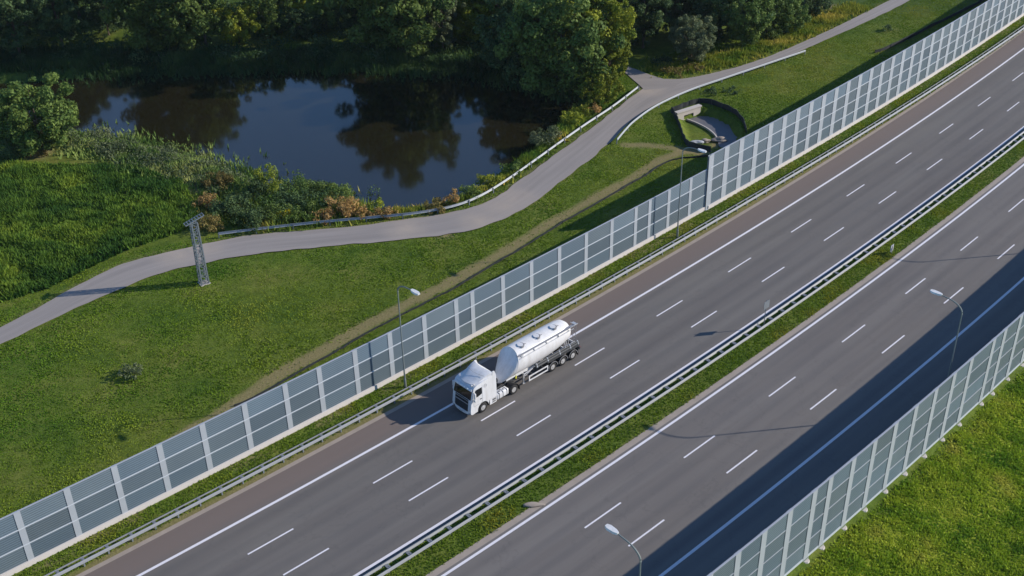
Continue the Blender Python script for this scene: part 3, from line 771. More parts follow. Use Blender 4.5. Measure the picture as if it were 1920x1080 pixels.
for sd_ in (1, -1):
    fr = MB(); pts_ = [(-1.16, .6), (-1.16, 3.44), (-1.24, 3.82), (-1.45, 3.78), (-1.62, 3.3), (-1.66, .62)]
    fr.prism(pts_, sd_*1.16, sd_*1.235); P_(fr, 'side_fairing', MAT['white'], cab)
    st = MB(); st.box(-1.62, -.80, sd_*1.235 if sd_ < 0 else .85, -.85 if sd_ < 0 else 1.235, .36, .93); s_ = P_(st, 'step_box', MAT['white'], cab)
    for zz in (.48, .72): MB().box(-1.5, -1.08, sd_*1.24-.008, sd_*1.24+.008, zz, zz+.10).build('step', MAT['darkgrey'], s_)
    mf = MB(); mf.prism([(-.80, .38), (-.66, .38), (-.60, 1.02), (-.72, 1.02)], sd_*.92 if sd_ > 0 else -1.23, 1.23 if sd_ > 0 else -.92); P_(mf, 'mud_flap', MAT['black'], cab)
    w = MB(); yy = sd_*1.243; w.prism([(1.06, 2.08), (.90, 2.78), (.80, 2.84), (.12, 2.84), (.10, 2.14), (.62, 2.02)], yy-.006, yy+.006); sw = P_(w, 'side_window', MAT['glass'], cab)
    dl = MB()
    for a, b in (((1.10, 1.2), (1.10, 2.05)), ((.06, 1.05), (.06, 3.0))): dl.box(a[0]-.012, a[0]+.012, yy-.004, yy+.004, a[1], b[1])
    dl.box(.06, 1.1, yy-.004, yy+.004, 1.15, 1.17); P_(dl, 'door_seam', MAT['midgrey'], cab)
    MB().box(.16, .36, yy-.02, yy+.03, 1.60, 1.67).build('door_handle', MAT['black'], cab)
    mr = MB(); mr.box(1.02, 1.20, sd_*1.42-.11, sd_*1.42+.11, 2.12, 2.72); mr.box(1.02, 1.20, sd_*1.42-.11, sd_*1.42+.11, 1.78, 2.06)
    mm_ = mr.mesh('mirror', MAT['white']); bevelled(mm_, .05, 2); mo = link('mirror', mm_, cab)
    MB().bar((1.1, sd_*1.24, 2.66), (1.1, sd_*1.36, 2.60), .05).bar((1.1, sd_*1.24, 1.95), (1.1, sd_*1.36, 1.95), .05).build('mirror_arm', MAT['black'], mo)
    em = MB(); n = 20
    for k in range(n):
        a = 2*math.pi*k/n; b = 2*math.pi*(k+1)/n
        em.bar((-.30+.14*math.cos(a), sd_*1.246, 2.80+.17*math.sin(a)), (-.30+.14*math.cos(b), sd_*1.246, 2.80+.17*math.sin(b)), .035, .01)
    em.bar((-.40, sd_*1.246, 2.80), (-.20, sd_*1.246, 2.80), .03, .01); P_(em, 'emblem', MAT['midgrey'], cab)
    hl = MB(); hl.loft([[(1.44, sd_*.80, .58), (1.44, sd_*1.19, .60), (1.44, sd_*1.19, .86), (1.44, sd_*.84, .80)], [(1.525, sd_*.82, .60), (1.47, sd_*1.17, .62), (1.46, sd_*1.17, .84), (1.515, sd_*.86, .78)]]); P_(hl, 'headlight', MAT['lamp'], cab)
    MB().box(1.40, 1.485, min(sd_*.92, sd_*1.18), max(sd_*.92, sd_*1.18), .42, .50).build('fog_light', MAT['midgrey'], cab)
ws = MB(); ws.add([(1.395,-1.12,1.93),(1.395,1.12,1.93),(1.162,1.10,2.86),(1.162,-1.10,2.86),(1.355,-1.12,1.93),(1.355,1.12,1.93),(1.122,1.10,2.86),(1.122,-1.10,2.86)], [(0,1,2,3),(7,6,5,4),(0,4,5,1),(1,5,6,2),(2,6,7,3),(3,7,4,0)])
wso = P_(ws, 'windscreen', MAT['glass'], cab)
wp = MB(); wp.bar((1.40, -.9, 1.99), (1.36, -.1, 2.12), .025); wp.bar((1.40, .1, 1.99), (1.36, .9, 2.12), .025); P_(wp, 'wiper', MAT['black'], wso)
vz = MB(); vz.loft([[(1.20, v, 2.83-.0) , (1.30, v, 2.86), (1.22, v, 3.02), (1.10, v, 3.05)] for v in (-1.14, -.6, 0, .6, 1.14)]); P_(vz, 'sun_visor', MAT['white'], cab, True)
for v in (-.66, -.24, .24, .66):
    l = MB(); l.tube([(1.20, v, 2.93), (1.31, v, 2.95)], .075, 12); P_(l, 'roof_lamp', MAT['lamp'], cab, True)
for k, v in enumerate((.72, .92)):
    l = MB(); l.tube([(.98-.26*k, 1.0, 3.2), (.98-.26*k, 1.0, 3.34), (1.16-.26*k, 1.0, 3.36)], [.03, .05, .075], 8); P_(l, 'air_horn', MAT['alu'], cab, True)
gr = MB(); gr.prism([(1.512, .62), (1.52, .80), (1.458, 1.36), (1.402, 1.86), (1.36, 1.86), (1.40, 1.36), (1.45, .80), (1.45, .62)], -.86, .86); go = P_(gr, 'grille', MAT['black'], cab)
sl = MB()
for k in range(6):
    z = .72+k*.115; xx = 1.528-.10*(max(0, z-.8)); sl.bar((xx, -.8, z), (xx, .8, z), .02, .035)
P_(sl, 'grille_slats', MAT['darkgrey'], go)
sl = MB(); sl.bar((1.462, -.8, 1.42), (1.462, .8, 1.42), .03, .07); sl.bar((1.425, -.84, 1.74), (1.425, .84, 1.74), .02, .04); P_(sl, 'grille_bar', MAT['alu'], go)
for sd_ in (1, -1):
    gt = MB(); gt.prism([(1.53, .62), (1.535, .80), (1.47, 1.36), (1.42, 1.84), (1.38, 1.84), (1.43, .62)], sd_*.88, sd_*.98); P_(gt, 'grille_surround', MAT['white'], go)
bp = MB(); bp.loft([[(1.30, v, .36), (1.60-.16*abs(v)**3, v, .34), (1.61-.16*abs(v)**3, v, .54), (1.45, v, .60)] for v in np.linspace(-1.2, 1.2, 13)]); P_(bp, 'bumper', MAT['white'], cab, True)
MB().box(1.612, 1.622, -.26, .26, .40, .51).build('number_plate', MAT['post'], cab)
# fuel tank, tractor fenders
for sd_ in (1, -1):
    fm = MB().box(-3.18, -1.70, min(sd_*.58, sd_*1.22), max(sd_*.58, sd_*1.22), .36, 1.00).mesh('fuel_tank', MAT['white']); bevelled(fm, .12, 3); ft = link('fuel_tank', fm, T)
    stp = MB()
    for xx in (-1.98, -2.44, -2.92): stp.box(xx-.025, xx+.025, min(sd_*.57, sd_*1.235), max(sd_*.57, sd_*1.235), .345, 1.015)
    P_(stp, 'tank_strap', MAT['darkgrey'], ft)
    MB().tube([(-2.2, sd_*.95, 1.0), (-2.2, sd_*.95, 1.06)], .06, 10).tube([(-2.68, sd_*.95, 1.0), (-2.68, sd_*.95, 1.06)], .06, 10).build('filler_cap', MAT['black'], ft)
def fender(x, r, y0, y1, a0, a1, mat, name, th=.035, par=None):
    mb = MB(); n = 16; rings = []
    for k in range(n+1):
        t = a0+(a1-a0)*k/n; c, s_ = math.cos(t), math.sin(t)
        rings.append([(x+r*c, y0, .5+r*s_), (x+r*c, y1, .5+r*s_), (x+(r+th)*c, y1, .5+(r+th)*s_), (x+(r+th)*c, y0, .5+(r+th)*s_)])
    mb.loft(rings); return P_(mb, name, mat, par, True)
for sd_ in (1, -1):
    y0, y1 = sorted((sd_*.60, sd_*1.27))
    f_ = fender(-3.8, .58, y0, y1, .05, math.pi*.97, MAT['black'], 'drive_fender')
    MB().box(-4.50, -4.44, y0, y1, .22, .62).build('mud_flap', MAT['black'], f_)
MB().box(-4.72, -4.60, .18, .62, .98, 1.32).build('warning_plate', MAT['yellow'], T)
# the silo tank
def circ(x, zc, r, yr=None, n=40, lean=0.0):
    yr = yr or r
    return [(x+lean*math.sin(2*math.pi*k/n), yr*math.cos(2*math.pi*k/n), zc+r*math.sin(2*math.pi*k/n)) for k in range(n)]
def body(x, zc, zt, zb, yr, n=44, lean=0.0):
    out = []
    for k in range(n):
        c, q = math.cos(2*math.pi*k/n), math.sin(2*math.pi*k/n)
        out.append((x+lean*q, yr*(abs(c)**.94)*(1 if c > 0 else -1), zc+(q*(zt-zc) if q > 0 else q*(zc-zb))))
    return out
rings = [body(-2.78, 1.52, 1.70, 1.30, .24, lean=-.05), body(-2.82, 1.52, 1.82, 1.20, .42, lean=-.08), body(-3.05, 1.62, 2.08, 1.12, .58, lean=-.2), body(-3.60, 2.15, 3.08, 1.22, .92, lean=-.44), body(-4.08, 2.70, 4.0, 1.36, 1.20, lean=-.52), body(-4.34, 2.86, 4.13, 1.38, 1.25, lean=-.36),
         body(-5.2, 2.88, 4.14, 1.34, 1.26), body(-7.0, 2.88, 4.14, 1.34, 1.26), body(-8.6, 2.88, 4.13, 1.42, 1.26), body(-10.0, 2.9, 4.12, 1.62, 1.24), body(-11.2, 2.95, 4.08, 1.90, 1.17), body(-11.9, 2.98, 3.98, 2.12, 1.05), body(-12.25, 3.0, 3.75, 2.35, .80), body(-12.38, 3.0, 3.35, 2.7, .40), body(-12.42, 3.0, 3.08, 2.92, .08)]
rings = [[(x_ if x_ > -8 else -8+(x_+8)*.86, y_, z_) for x_, y_, z_ in r_] for r_ in rings]
tk = MB().loft(rings); tank = P_(tk, 'silo_tank', MAT['tankwhite'], None, True)
# crease band at the front shoulder, and hopper belly
cb = MB(); cb.loft([body(-4.32, 2.86, 4.15, 1.36, 1.265, lean=-.36), body(-4.38, 2.86, 4.15, 1.36, 1.265, lean=-.36)]); [cb.loft([body(xx, 2.88, 4.147, 1.36+.0*xx, 1.263), body(xx-.03, 2.88, 4.147, 1.36, 1.263)]) for xx in (-5.9, -7.4)]; P_(cb, 'shoulder_band', MAT['tankwhite'], tank, True)
for xx in (-6.1, -7.9):
    hp = MB(); hp.loft([circ_ for circ_ in [[(xx+.85*math.cos(2*math.pi*k/24), .85*math.sin(2*math.pi*k/24), 1.80) for k in range(24)], [(xx+.22*math.cos(2*math.pi*k/24), .22*math.sin(2*math.pi*k/24), 1.02) for k in range(24)]]]); P_(hp, 'hopper', MAT['tankwhite'], tank, True)
beak = MB(); beak.tube([(-3.0, .0, 1.52), (-2.66, .0, 1.52)], .14, 12); P_(beak, 'outlet', MAT['darkgrey'], tank, True)
for xx in (-5.55, -7.6, -9.75):
    hy = .28
    hb = MB(); hb.tube([(xx, hy, 3.95), (xx, hy, 4.17)], .26, 20); hb.tube([(xx, hy, 4.17), (xx, hy, 4.21)], .29, 20); h_ = P_(hb, 'hatch', MAT['tankwhite'], tank, True)
    hc = MB()
    for k in range(9):
        a = math.pi*(.35+.1*k); hc.bar((xx+.36*math.cos(a), hy+.36*math.sin(a), 4.10), (xx+.36*math.cos(a+.32), hy+.36*math.sin(a+.32), 4.10), .05, .18)
    hc.bar((xx-.42, hy+.12, 4.14), (xx-.62, hy+.12, 4.08), .05); P_(hc, 'hatch_ring', MAT['midgrey'], h_)
wk = MB(); wk.box(-11.95, -4.50, .80, 1.12, 3.70, 3.74); P_(wk, 'walkway', MAT['midgrey'], tank)
wb = MB()
for k in range(5):
    xx = -4.9-k*1.6; wb.bar((xx, 1.08, 3.70), (xx, 1.12, 3.42), .04)
P_(wb, 'walkway_bracket', MAT['midgrey'], tank)
hr = MB(); hr.tube([(-4.7, 1.24, 3.50), (-11.6, 1.24, 3.56)], .022, 8)
for k in range(5): hr.bar((-5.2-k*1.5, 1.24, 3.52), (-5.2-k*1.5, 1.12, 3.71), .025)
P_(hr, 'folding_handrail', MAT['alu'], tank)
re_ = MB(); re_.box(-12.25, -11.95, .55, 1.12, 3.70, 3.74); re_.bar((-12.3, 1.12, 3.78), (-11.2, 1.12, 3.78), .04); re_.bar((-11.9, .5, 3.80), (-11.9, 1.1, 3.80), .04); P_(re_, 'rear_platform', MAT['alu'], tank)
ld = MB()
for yy in (.55, .95): ld.tube([(-12.22, yy, 3.72), (-12.15, yy, 2.2), (-12.3, yy, .95)], .022, 8)
for k in range(8): ld.bar((-12.2, .55, 1.2+.34*k), (-12.2, .95, 1.2+.34*k), .024)
P_(ld, 'rear_ladder', MAT['midgrey'], tank)
rb = MB()
for k in range(3): rb.tube([(-10.6-.3*k, 1.02-.08*k, 2.3), (-10.7-.3*k, 1.02-.06*k, 1.62)], .03, 8)
P_(rb, 'tank_leg', MAT['tankwhite'], tank)
# trailer frame
tf = MB()
for sd_ in (1, -1):
    tf.bar((-4.6, sd_*.52, 1.34), (-6.7, sd_*.56, 1.24), .14, .22); tf.bar((-6.6, sd_*.56, 1.24), (-12.5, sd_*.56, 1.24), .14, .24)
    tf.bar((-5.35, sd_*.95, 1.30), (-6.35, sd_*1.05, 1.52), .07); tf.bar((-5.55, sd_*.85, .95), (-6.4, sd_*1.0, 1.5), .06)
    tf.bar((-3.5, sd_*.48, 1.30), (-4.7, sd_*.52, 1.34), .12, .16)
for xx in (-4.7, -5.6, -6.8, -8.2, -9.6, -11.0, -12.4): tf.bar((xx, -.6, 1.24), (xx, .6, 1.24), .10, .16)
P_(tf, 'trailer_frame', MAT['white'])
for sd_ in (1, -1):
    lg = MB(); lg.box(-5.42, -5.28, sd_*.86-.07, sd_*.86+.07, .30, 1.35); lg.box(-5.50, -5.20, sd_*.86-.13, sd_*.86+.13, .24, .30); lg.bar((-5.35, sd_*.86, .9), (-5.9, sd_*.7, 1.25), .06); P_(lg, 'landing_leg', MAT['alu'])
    g = MB(); yy = sd_*1.20
    for zz in (.50, .96): g.box(-8.22, -5.72, yy-.02, yy+.02, zz-.065, zz+.065)
    for xx in (-5.78, -8.16): g.box(xx-.06, xx+.06, yy-.0199, yy+.0199, .565, .895)
    so2 = P_(g, 'side_guard', MAT['white'])
    g = MB()
    for xx in (-6.2, -7.6): g.bar((xx, yy-.04*sd_, 1.02), (xx, sd_*.6, 1.2), .05)
    P_(g, 'guard_bracket', MAT['darkgrey'], so2)
    pp = MB()
    for zz, yy2 in ((1.42, 1.06), (1.62, .98)): pp.tube([(-6.75, sd_*yy2, zz), (-12.45, sd_*yy2, zz)], .10, 10)
    pp.box(-12.5, -8.2, min(sd_*.75, sd_*1.24), max(sd_*.75, sd_*1.24), 1.24, 1.29); po = P_(pp, 'hose_tube', MAT['darkgrey'])
    cl = MB()
    for xx in (-6.9, -8.3, -9.9, -11.3, -12.35): cl.tube([(xx-.03, sd_*1.06, 1.42), (xx+.03, sd_*1.06, 1.42)], .125, 10); cl.tube([(xx-.03, sd_*.98, 1.62), (xx+.03, sd_*.98, 1.62)], .125, 10)
    P_(cl, 'hose_clamp', MAT['strip'], po)
    for xx in (-8.85, -10.2, -11.55):
        y0, y1 = sorted((sd_*.84, sd_*1.26)); f_ = fender(xx, .57, y0, y1, .02, math.pi*.98, MAT['black'], 'trailer_fender'); 
        y2, y3 = sorted((sd_*1.2605, sd_*1.275)); fender(xx, .565, y2, y3, .02, math.pi*.98, MAT['midgrey'], 'fender_rim', .05, f_)
    MB().box(-12.26, -12.20, min(sd_*.86, sd_*1.25), max(sd_*.86, sd_*1.25), .25, .95).build('mud_flap', MAT['black'], T)
    tl = MB().box(-12.66, -12.60, min(sd_*.7, sd_*1.15), max(sd_*.7, sd_*1.15), .78, .95); P_(tl, 'tail_light', plain('tail_red', (.35, .03, .02), .3))
MB().box(-12.60, -12.48, -1.2, 1.2, .70, .98).build('rear_bumper', MAT['darkgrey'], T)
cy = MB(); cy.tube([(-1.75, -.35, 1.15), (-1.75, .35, 1.15)], .16, 12); cy.tube([(-2.3, -.3, 1.1), (-3.2, -.1, 1.25)], .05, 8); cy.tube([(-1.7, .1, 1.9), (-2.2, .15, 1.3), (-2.9, .1, 1.45)], .03, 6); P_(cy, 'air_lines', MAT['black'])

# ------------------------------------------------------------------ foliage
def leaves(clusters, n_per, size, seed, zsq=.85):
    rs = np.random.RandomState(seed); Vs = []; Cs = []
    for (c, r, shade) in clusters:
        n = max(8, int(n_per*(r**2)))
        d = rs.normal(size=(n, 3)); d /= np.linalg.norm(d, axis=1)[:, None]
        rad = r*(.45+.6*rs.rand(n)**.6)
        p = np.array(c)+d*rad[:, None]*np.array([1, 1, zsq])
        nrm = d*.75+rs.normal(size=(n, 3))*.5+np.array([0, 0, .25]); nrm /= np.linalg.norm(nrm, axis=1)[:, None]
        a = np.cross(nrm, rs.normal(size=(n, 3))); a /= np.linalg.norm(a, axis=1)[:, None]; b = np.cross(nrm, a)
        sz = size*(.6+.8*rs.rand(n))[:, None]
        q = np.stack([p-a*sz*.5, p+b*sz*.32, p+a*sz*.5, p-b*sz*.32], 1)
        Vs.append(q.reshape(-1, 3)); sh = np.clip(shade+rs.uniform(-.28, .28, n), 0, 1); Cs.append(np.repeat(sh, 4))
    V = np.concatenate(Vs); C = np.concatenate(Cs)
    return V, np.arange(len(V)).reshape(-1, 4), np.stack([C, C, C], -1)
def tree_meshes(seed, H, cr, cb, ncl, size, npl, squash=1.0, fk=1.0):
    """H height, cr crown radius, cb crown base height"""
    rs = random.Random(seed); cl = []; tips = []
    ch_ = (H-cb)/2; cz = cb+ch_
    lob = [rs.uniform(0, 6.28) for _ in range(4)]
    while len(cl) < ncl:
        u = rs.uniform(-1, 1); th = rs.uniform(0, 6.28); rr = math.sqrt(1-u*u)
        k = (.40+.66*rs.random()**.6)*(1+fk*(.20*math.sin(3*th+lob[0]+2*u)+.15*math.sin(5*th+lob[1]-4*u)+.10*math.sin(7*u+lob[2])))
        wid = rr if u > -.3 else rr*.9
        p = (cr*k*wid*math.cos(th), cr*k*wid*math.sin(th)*squash, cz+ch_*k*u*.96)
        r_ = cr*rs.uniform(.11, .24)*(1.15-.3*k)
        cl.append((p, r_, rs.uniform(.1, .9))); tips.append(p)
    V, Fq, C = leaves(cl, npl, size, seed)
    crown = (V, Fq, C)
    mb = MB(); r0 = .035*H*.55
    mb.tube([(0, 0, -.4), (.1, .05, cb*.6), (.0, .15, cz), (.1, .1, H*.85)], [r0, r0*.8, r0*.5, r0*.12], 8)
    for i in rs.sample(range(len(tips)), min(14, len(tips))):
        p = tips[i]; zb_ = min(max(cb*.7, p[2]*.55), cz); mb.tube([(.03, .1, zb_), (p[0]*.5, p[1]*.5, (zb_+p[2])/2+.3), p], [r0*.32, r0*.2, r0*.06], 5)
    return crown, mb.mesh('trunk', MAT['bark'], True)
KINDS = {}
for nm, a in {'tall': (1, 17, 5.6, 1.4, 150, .44, 150, 1.0, .8), 'tallb': (2, 16, 5.0, 1.2, 140, .44, 150, 1.0, .8), 'round': (3, 11, 4.9, .3, 170, .36, 210, 1.0, .4), 'wide': (4, 15, 6.6, 1.0, 180, .46, 140, 1.0, .8), 'slim': (5, 13, 3.3, .6, 110, .38, 240, 1.0, .8), 'low': (6, 6.5, 3.6, .2, 90, .34, 230, 1.0, .6)}.items():
    KINDS[nm] = (a, tree_meshes(*a))
CROWN = {}
def crown_mesh(kind, leaf):
    if (kind, leaf) not in CROWN:
        V, Fq, C = KINDS[kind][1][0]; CROWN[(kind, leaf)] = npmesh('crown', V, Fq, LM[leaf], C)
    return CROWN[(kind, leaf)]
TRND = random.Random(11)
def tree(kind, leaf, px, H, label, group=None, wide=1.0, z=ZF, name='tree'):
    x, y = gp(px[0], px[1], z); H0 = KINDS[kind][0][1]; k = H/H0
    zz = float(terrain(np.array([x]), np.array([y]))[0])
    r = empty(name, (x, y, max(zz, ZW)-.05), TRND.uniform(0, 6.28)); r.scale = (k*wide, k*wide, k)
    tag(r, label, 'tree', group)
    link('crown', crown_mesh(kind, leaf), r); link('trunk', KINDS[kind][1][1], r)
    return r
tree('round', 'green', (84, 286), 10.5, 'lone round green tree standing on the near bank at left', wide=1.12)
tree('wide', 'green', (318, 98), 16.5, 'broad sunlit tree just behind the flat pale stone', wide=1.0)
tree('tall', 'green', (386, 88), 14.5, 'sunlit green tree to the right of the flat pale stone')
tree('wide', 'green', (748, 100), 18.5, 'tallest broad tree mirrored as a big dark patch in mid pond', wide=1.1)
tree('slim', 'grey', (832, 96), 11, 'slim pale green tree right of the tallest shore tree')
tree('round', 'yellow', (880, 78), 9, 'yellowish rounded tree left of the dense trees by the path')
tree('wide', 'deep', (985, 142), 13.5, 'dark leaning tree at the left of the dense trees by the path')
tree('wide', 'green', (1052, 168), 17, 'large mid green tree in the dense trees between pond and path')
tree('tall', 'yellow', (1112, 160), 15.5, 'tall yellow green tree at the sunny edge beside the path fork')  # yellow of this and the next two crowns includes sunlight put into leaf colour
tree('slim', 'yellow', (1140, 172), 11, 'slim yellow tree at the very end of the path fork')
tree('low', 'yellow', (1122, 194), 5.5, 'low bushy yellow tree behind the end of the pond guardrail')
tree('round', 'grey', (1296, 117), 7.6, 'small round grey green tree on the grass right of the path fork')
tree('round', 'green', (1392, 82), 10.5, 'sunlit round tree near the path, right of the small grey green one', wide=.9)
tree('round', 'deep', (1345, 70), 12, 'dark round tree behind the small grey green tree')
tree('slim', 'green', (1436, 62), 10, 'slim green tree between the sunlit round tree and the path bend')
tree('low', 'green', (1478, 58), 5.5, 'low leafy tree at the right end of the wood')
tree('low', 'deep', (1520, 30), 5.5, 'low dark tree nearest the top edge beside the path')
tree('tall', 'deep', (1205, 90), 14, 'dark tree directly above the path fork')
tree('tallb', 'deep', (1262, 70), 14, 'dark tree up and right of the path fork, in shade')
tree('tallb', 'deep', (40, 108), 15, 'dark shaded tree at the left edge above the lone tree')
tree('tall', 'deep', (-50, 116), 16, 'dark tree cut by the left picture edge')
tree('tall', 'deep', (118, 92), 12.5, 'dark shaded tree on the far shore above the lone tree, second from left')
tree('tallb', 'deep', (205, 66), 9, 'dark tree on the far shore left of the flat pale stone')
G_ = 'shrubs of the low gap in the wood'  # yellow shrubs partly carry the gap's sunlight in their leaf colour
for i, (px, H, lf, lb) in enumerate([((448, 80), 6.5, 'yellow', 'low yellowish shrub at the left of the gap in the far wood'), ((500, 66), 7.5, 'green', 'green shrub in the middle of the gap in the far wood'), ((566, 72), 5.0, 'deep', 'dark low shrub in the gap in the far wood, right of the green shrub'), ((612, 50), 8.5, 'green', 'taller green shrub at the right of the gap in the far wood'), ((545, 38), 8.0, 'yellow', 'yellow shrub at the back of the gap in the far wood')]):
    tree('low', lf, px, H, lb, G_)
tree('tall', 'deep', (668, 62), 9, 'dark tree left of the tallest shore tree')
tree('tallb', 'green', (812, 48), 14, 'green tree half hidden behind the tallest shore tree')
tree('tall', 'green', (930, 70), 13, 'green tree behind the dark leaning tree')
BK = [(-70,50,16),(0,44,15),(70,36,15),(150,30,16),(235,22,15),(300,30,15),(365,18,14),(700,10,10),(770,5,15),(850,20,13),(920,18,14),(1000,60,15),(1070,70,16),(1130,60,15),(1190,30,14),(1240,20,15),(1310,15,14),(1380,8,12),(1440,6,11),(1490,2,9)]
for i, (a, b, h) in enumerate(BK):
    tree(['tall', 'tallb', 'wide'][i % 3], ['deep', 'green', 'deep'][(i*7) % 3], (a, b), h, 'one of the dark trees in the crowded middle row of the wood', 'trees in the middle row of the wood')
for i in range(22):
    a = -110+i*76
    tree(['tallb', 'tall', 'wide'][i % 3], ['deep', 'green'][i % 2], (a+TRND.uniform(-20, 20), -38+TRND.uniform(-14, 10)), TRND.uniform(8, 10) if 400 < a < 640 else TRND.uniform(13, 17), 'one of the far trees whose crowns fill the top edge of the picture', 'far trees along the top edge')

def bush(leaf, px, h, w, label, z=ZF, group=None):
    if 380 < px[0] < 1120 and px[1] > 200: h, w = h*1.25, w*1.2
    seed = int(px[0]*7+px[1]); rs = random.Random(seed); cl = []
    for _ in range(24):
        th = rs.uniform(0, 6.28); k = rs.random()**.5; u = rs.random()
        cl.append(((w*.95*k*math.cos(th+.4*math.sin(3*th)), w*.95*k*math.sin(th), h*(.18+.68*u*(1-.5*k))), max(.24, .27*min(w, h))*rs.uniform(.55, 1.3), rs.uniform(.1, .95)))
    V, Fq, C = leaves(cl, 260, .22, seed)
    V[:, 2] = np.maximum(V[:, 2], .02)
    x, y = gp(px[0], px[1], z); zz = max(float(terrain(np.array([x]), np.array([y]))[0]), ZW)
    o = link('bush', npmesh('bush', V, Fq, LM[leaf], C), None, (x, y, zz-.03)); tag(o, label, 'bush', group); return o
bush('yellow', (508, 358), 3.4, 1.7, 'bright yellow green bush rising at the water edge left of pond centre')
bush('deep', (478, 372), 2.6, 1.6, 'dark bush pressed against the left of the bright yellow green bush')
for q, lb, lf, h in [((562, 352), 'green waterside bush right of the bright yellow green bush', 'green', 2.0), ((600, 358), 'middle green waterside bush of the three on the point', 'green', 1.9), ((635, 364), 'outermost green waterside bush at the tip of the point', 'green', 2.2), ((560, 385), 'dull green low bush behind the yellow flowers', 'deep', 1.4)]:
    bush(lf, q, h, 2.0, lb)
bush('ochre', (412, 352), 1.9, 1.7, 'ochre bush above the mast, near the reeds')
bush('ochre', (392, 432), 1.5, 1.5, 'ochre bush right behind the mast beside the path')
bush('rust', (388, 388), 1.5, 1.4, 'rusty brown bush above the mast')
bush('deep', (440, 400), 1.9, 2.2, 'dark green bush right of the rusty bush above the mast')
bush('deep', (472, 424), 2.2, 1.7, 'dark bush near the left end of the pond guardrail')
bush('green', (505, 412), 1.6, 1.8, 'mid green bush left of the yellow flowers')
bush('green', (565, 408), 1.4, 1.8, 'green bush between the yellow flowers and the rusty bushes')
bush('flower', (533, 410), 1.2, .9, 'small clump of yellow flowers behind the pond guardrail')
bush('rust', (642, 402), 2.4, 1.6, 'tallest rusty orange bush behind the pond guardrail')
bush('rust', (608, 412), 1.4, 1.3, 'low rusty orange bush left of the tallest rusty one')
bush('rust', (676, 408), 1.3, 1.2, 'low rusty orange bush right of the tallest rusty one')
bush('rust', (722, 404), 1.3, 1.2, 'rusty bush under the small green bush at the water')
bush('yellow', (708, 396), 1.9, .9, 'small green bush poking above the rusty bushes at the water')
bush('rust', (848, 382), 2.1, 1.0, 'rusty bush by itself at the guardrail curve')
bush('ochre', (820, 392), 1.1, 1.3, 'low ochre bush left of the rusty bush at the guardrail curve')
bush('green', (880, 366), 1.3, 1.4, 'green bush on the bank just right of the rusty bush at the guardrail curve')
bush('yellow', (920, 346), 1.3, 1.4, 'yellowish bush on the right bank with flower tint')
bush('green', (962, 322), 1.3, 1.5, 'green bush midway along the right bank')
bush('grey', (1028, 268), 2.0, 1.9, 'grey green bush where the right bank turns')
bush('yellow', (1072, 232), 2.2, 1.3, 'yellow bush above the grey green bank bush')
bush('yellow', (1092, 214), 2.0, 1.2, 'yellow bush beside the pale dry patch near the guardrail end')
bush('rust', (1112, 210), 1.3, 1.1, 'rusty bush behind the guardrail end')
bush('ochre', (1262, 138), 1.3, 1.9, 'orange brown thicket on the grass at the path fork')
bush('ochre', (1300, 132), 1.1, 1.9, 'ochre thicket right of the orange brown one')
bush('deep', (1245, 120), 1.5, 1.8, 'dark green bush in shade above the orange brown thicket')
bush('green', (1445, 70), 1.8, 1.8, 'bright green bush at the foot of the slim green tree')
bush('grey', (250, 704), 1.5, 1.15, 'grey green shrub standing alone in the mown field')
bush('deep', (1664, 58), 1.3, .9, 'small dark shrub alone on the slope near the upper right')
bush('deep', (1150, 430), .0001+.5, .5, 'tiny dark tuft beside the dirt trail')
bush('ochre', (70, 292), 1.1, 1.5, 'dry yellow bush under the lone round tree')
bush('deep', (18, 290), 3.0, 3.0, 'big dark bush left of the lone round tree')
bush('deep', (1330, 175), .9, 1.6, 'low dark green bush on the slope above the culvert basin')
bush('deep', (1370, 172), .8, 1.6, 'low green bush right of the one above the culvert basin')

# stuff: blades, reeds, weeds ----------------------------------------------------------------
def scatter(name, x, y, z, h, w, cols, seed, lean=.45, k=2):
    rs = np.random.RandomState(seed); n = len(x); Vs = []; Cs = []
    for _ in range(k):
        th = rs.rand(n)*6.283; ax_ = np.cos(th)*w/2; ay = np.sin(th)*w/2
        ph = rs.rand(n)*6.283; le = lean*h*rs.rand(n)
        ox = rs.normal(size=n)*w*.35; oy = rs.normal(size=n)*w*.35
        b0 = np.stack([x+ox-ax_, y+oy-ay, z-.03], -1); b1 = np.stack([x+ox+ax_, y+oy+ay, z-.03], -1)
        tp = np.stack([x+ox+np.cos(ph)*le, y+oy+np.sin(ph)*le, z+h*(.7+.6*rs.rand(n))], -1)
        Vs.append(np.stack([b0, b1, tp], 1).reshape(-1, 3)); cc = cols*(.9+.2*rs.rand(n))[:, None]; Cs.append(np.repeat(cc, 3, axis=0))
    V = np.concatenate(Vs); C = np.concatenate(Cs)
    return V, np.arange(len(V)).reshape(-1, 3), C
def points(poly, dens, seed):
    P = np.array(poly); lo = P.min(0); hi = P.max(0); n = int((hi[0]-lo[0])*(hi[1]-lo[1])*dens)
    rs = np.random.RandomState(seed); x = lo[0]+rs.rand(n)*(hi[0]-lo[0]); y = lo[1]+rs.rand(n)*(hi[1]-lo[1])
    m = pip(x, y, poly); return x[m], y[m]
def lerp3(t, stops):
    p = [s[0] for s in stops]; return np.stack([np.interp(t, p, [s[1][i] for s in stops]) for i in range(3)], -1)
def keep_field(x, y):
    s, o = inv_np(x, y); oo = o-np.where(s < 75, 0, np.minimum(1.3, (s-75)*.012))
    m = (oo < -10.9) & ~pip(x, y, PATHPOLY) & ~pip(x, y, POND) & ~pip(x, y, BASIN) & ~pip(x, y, STUB)
    return m
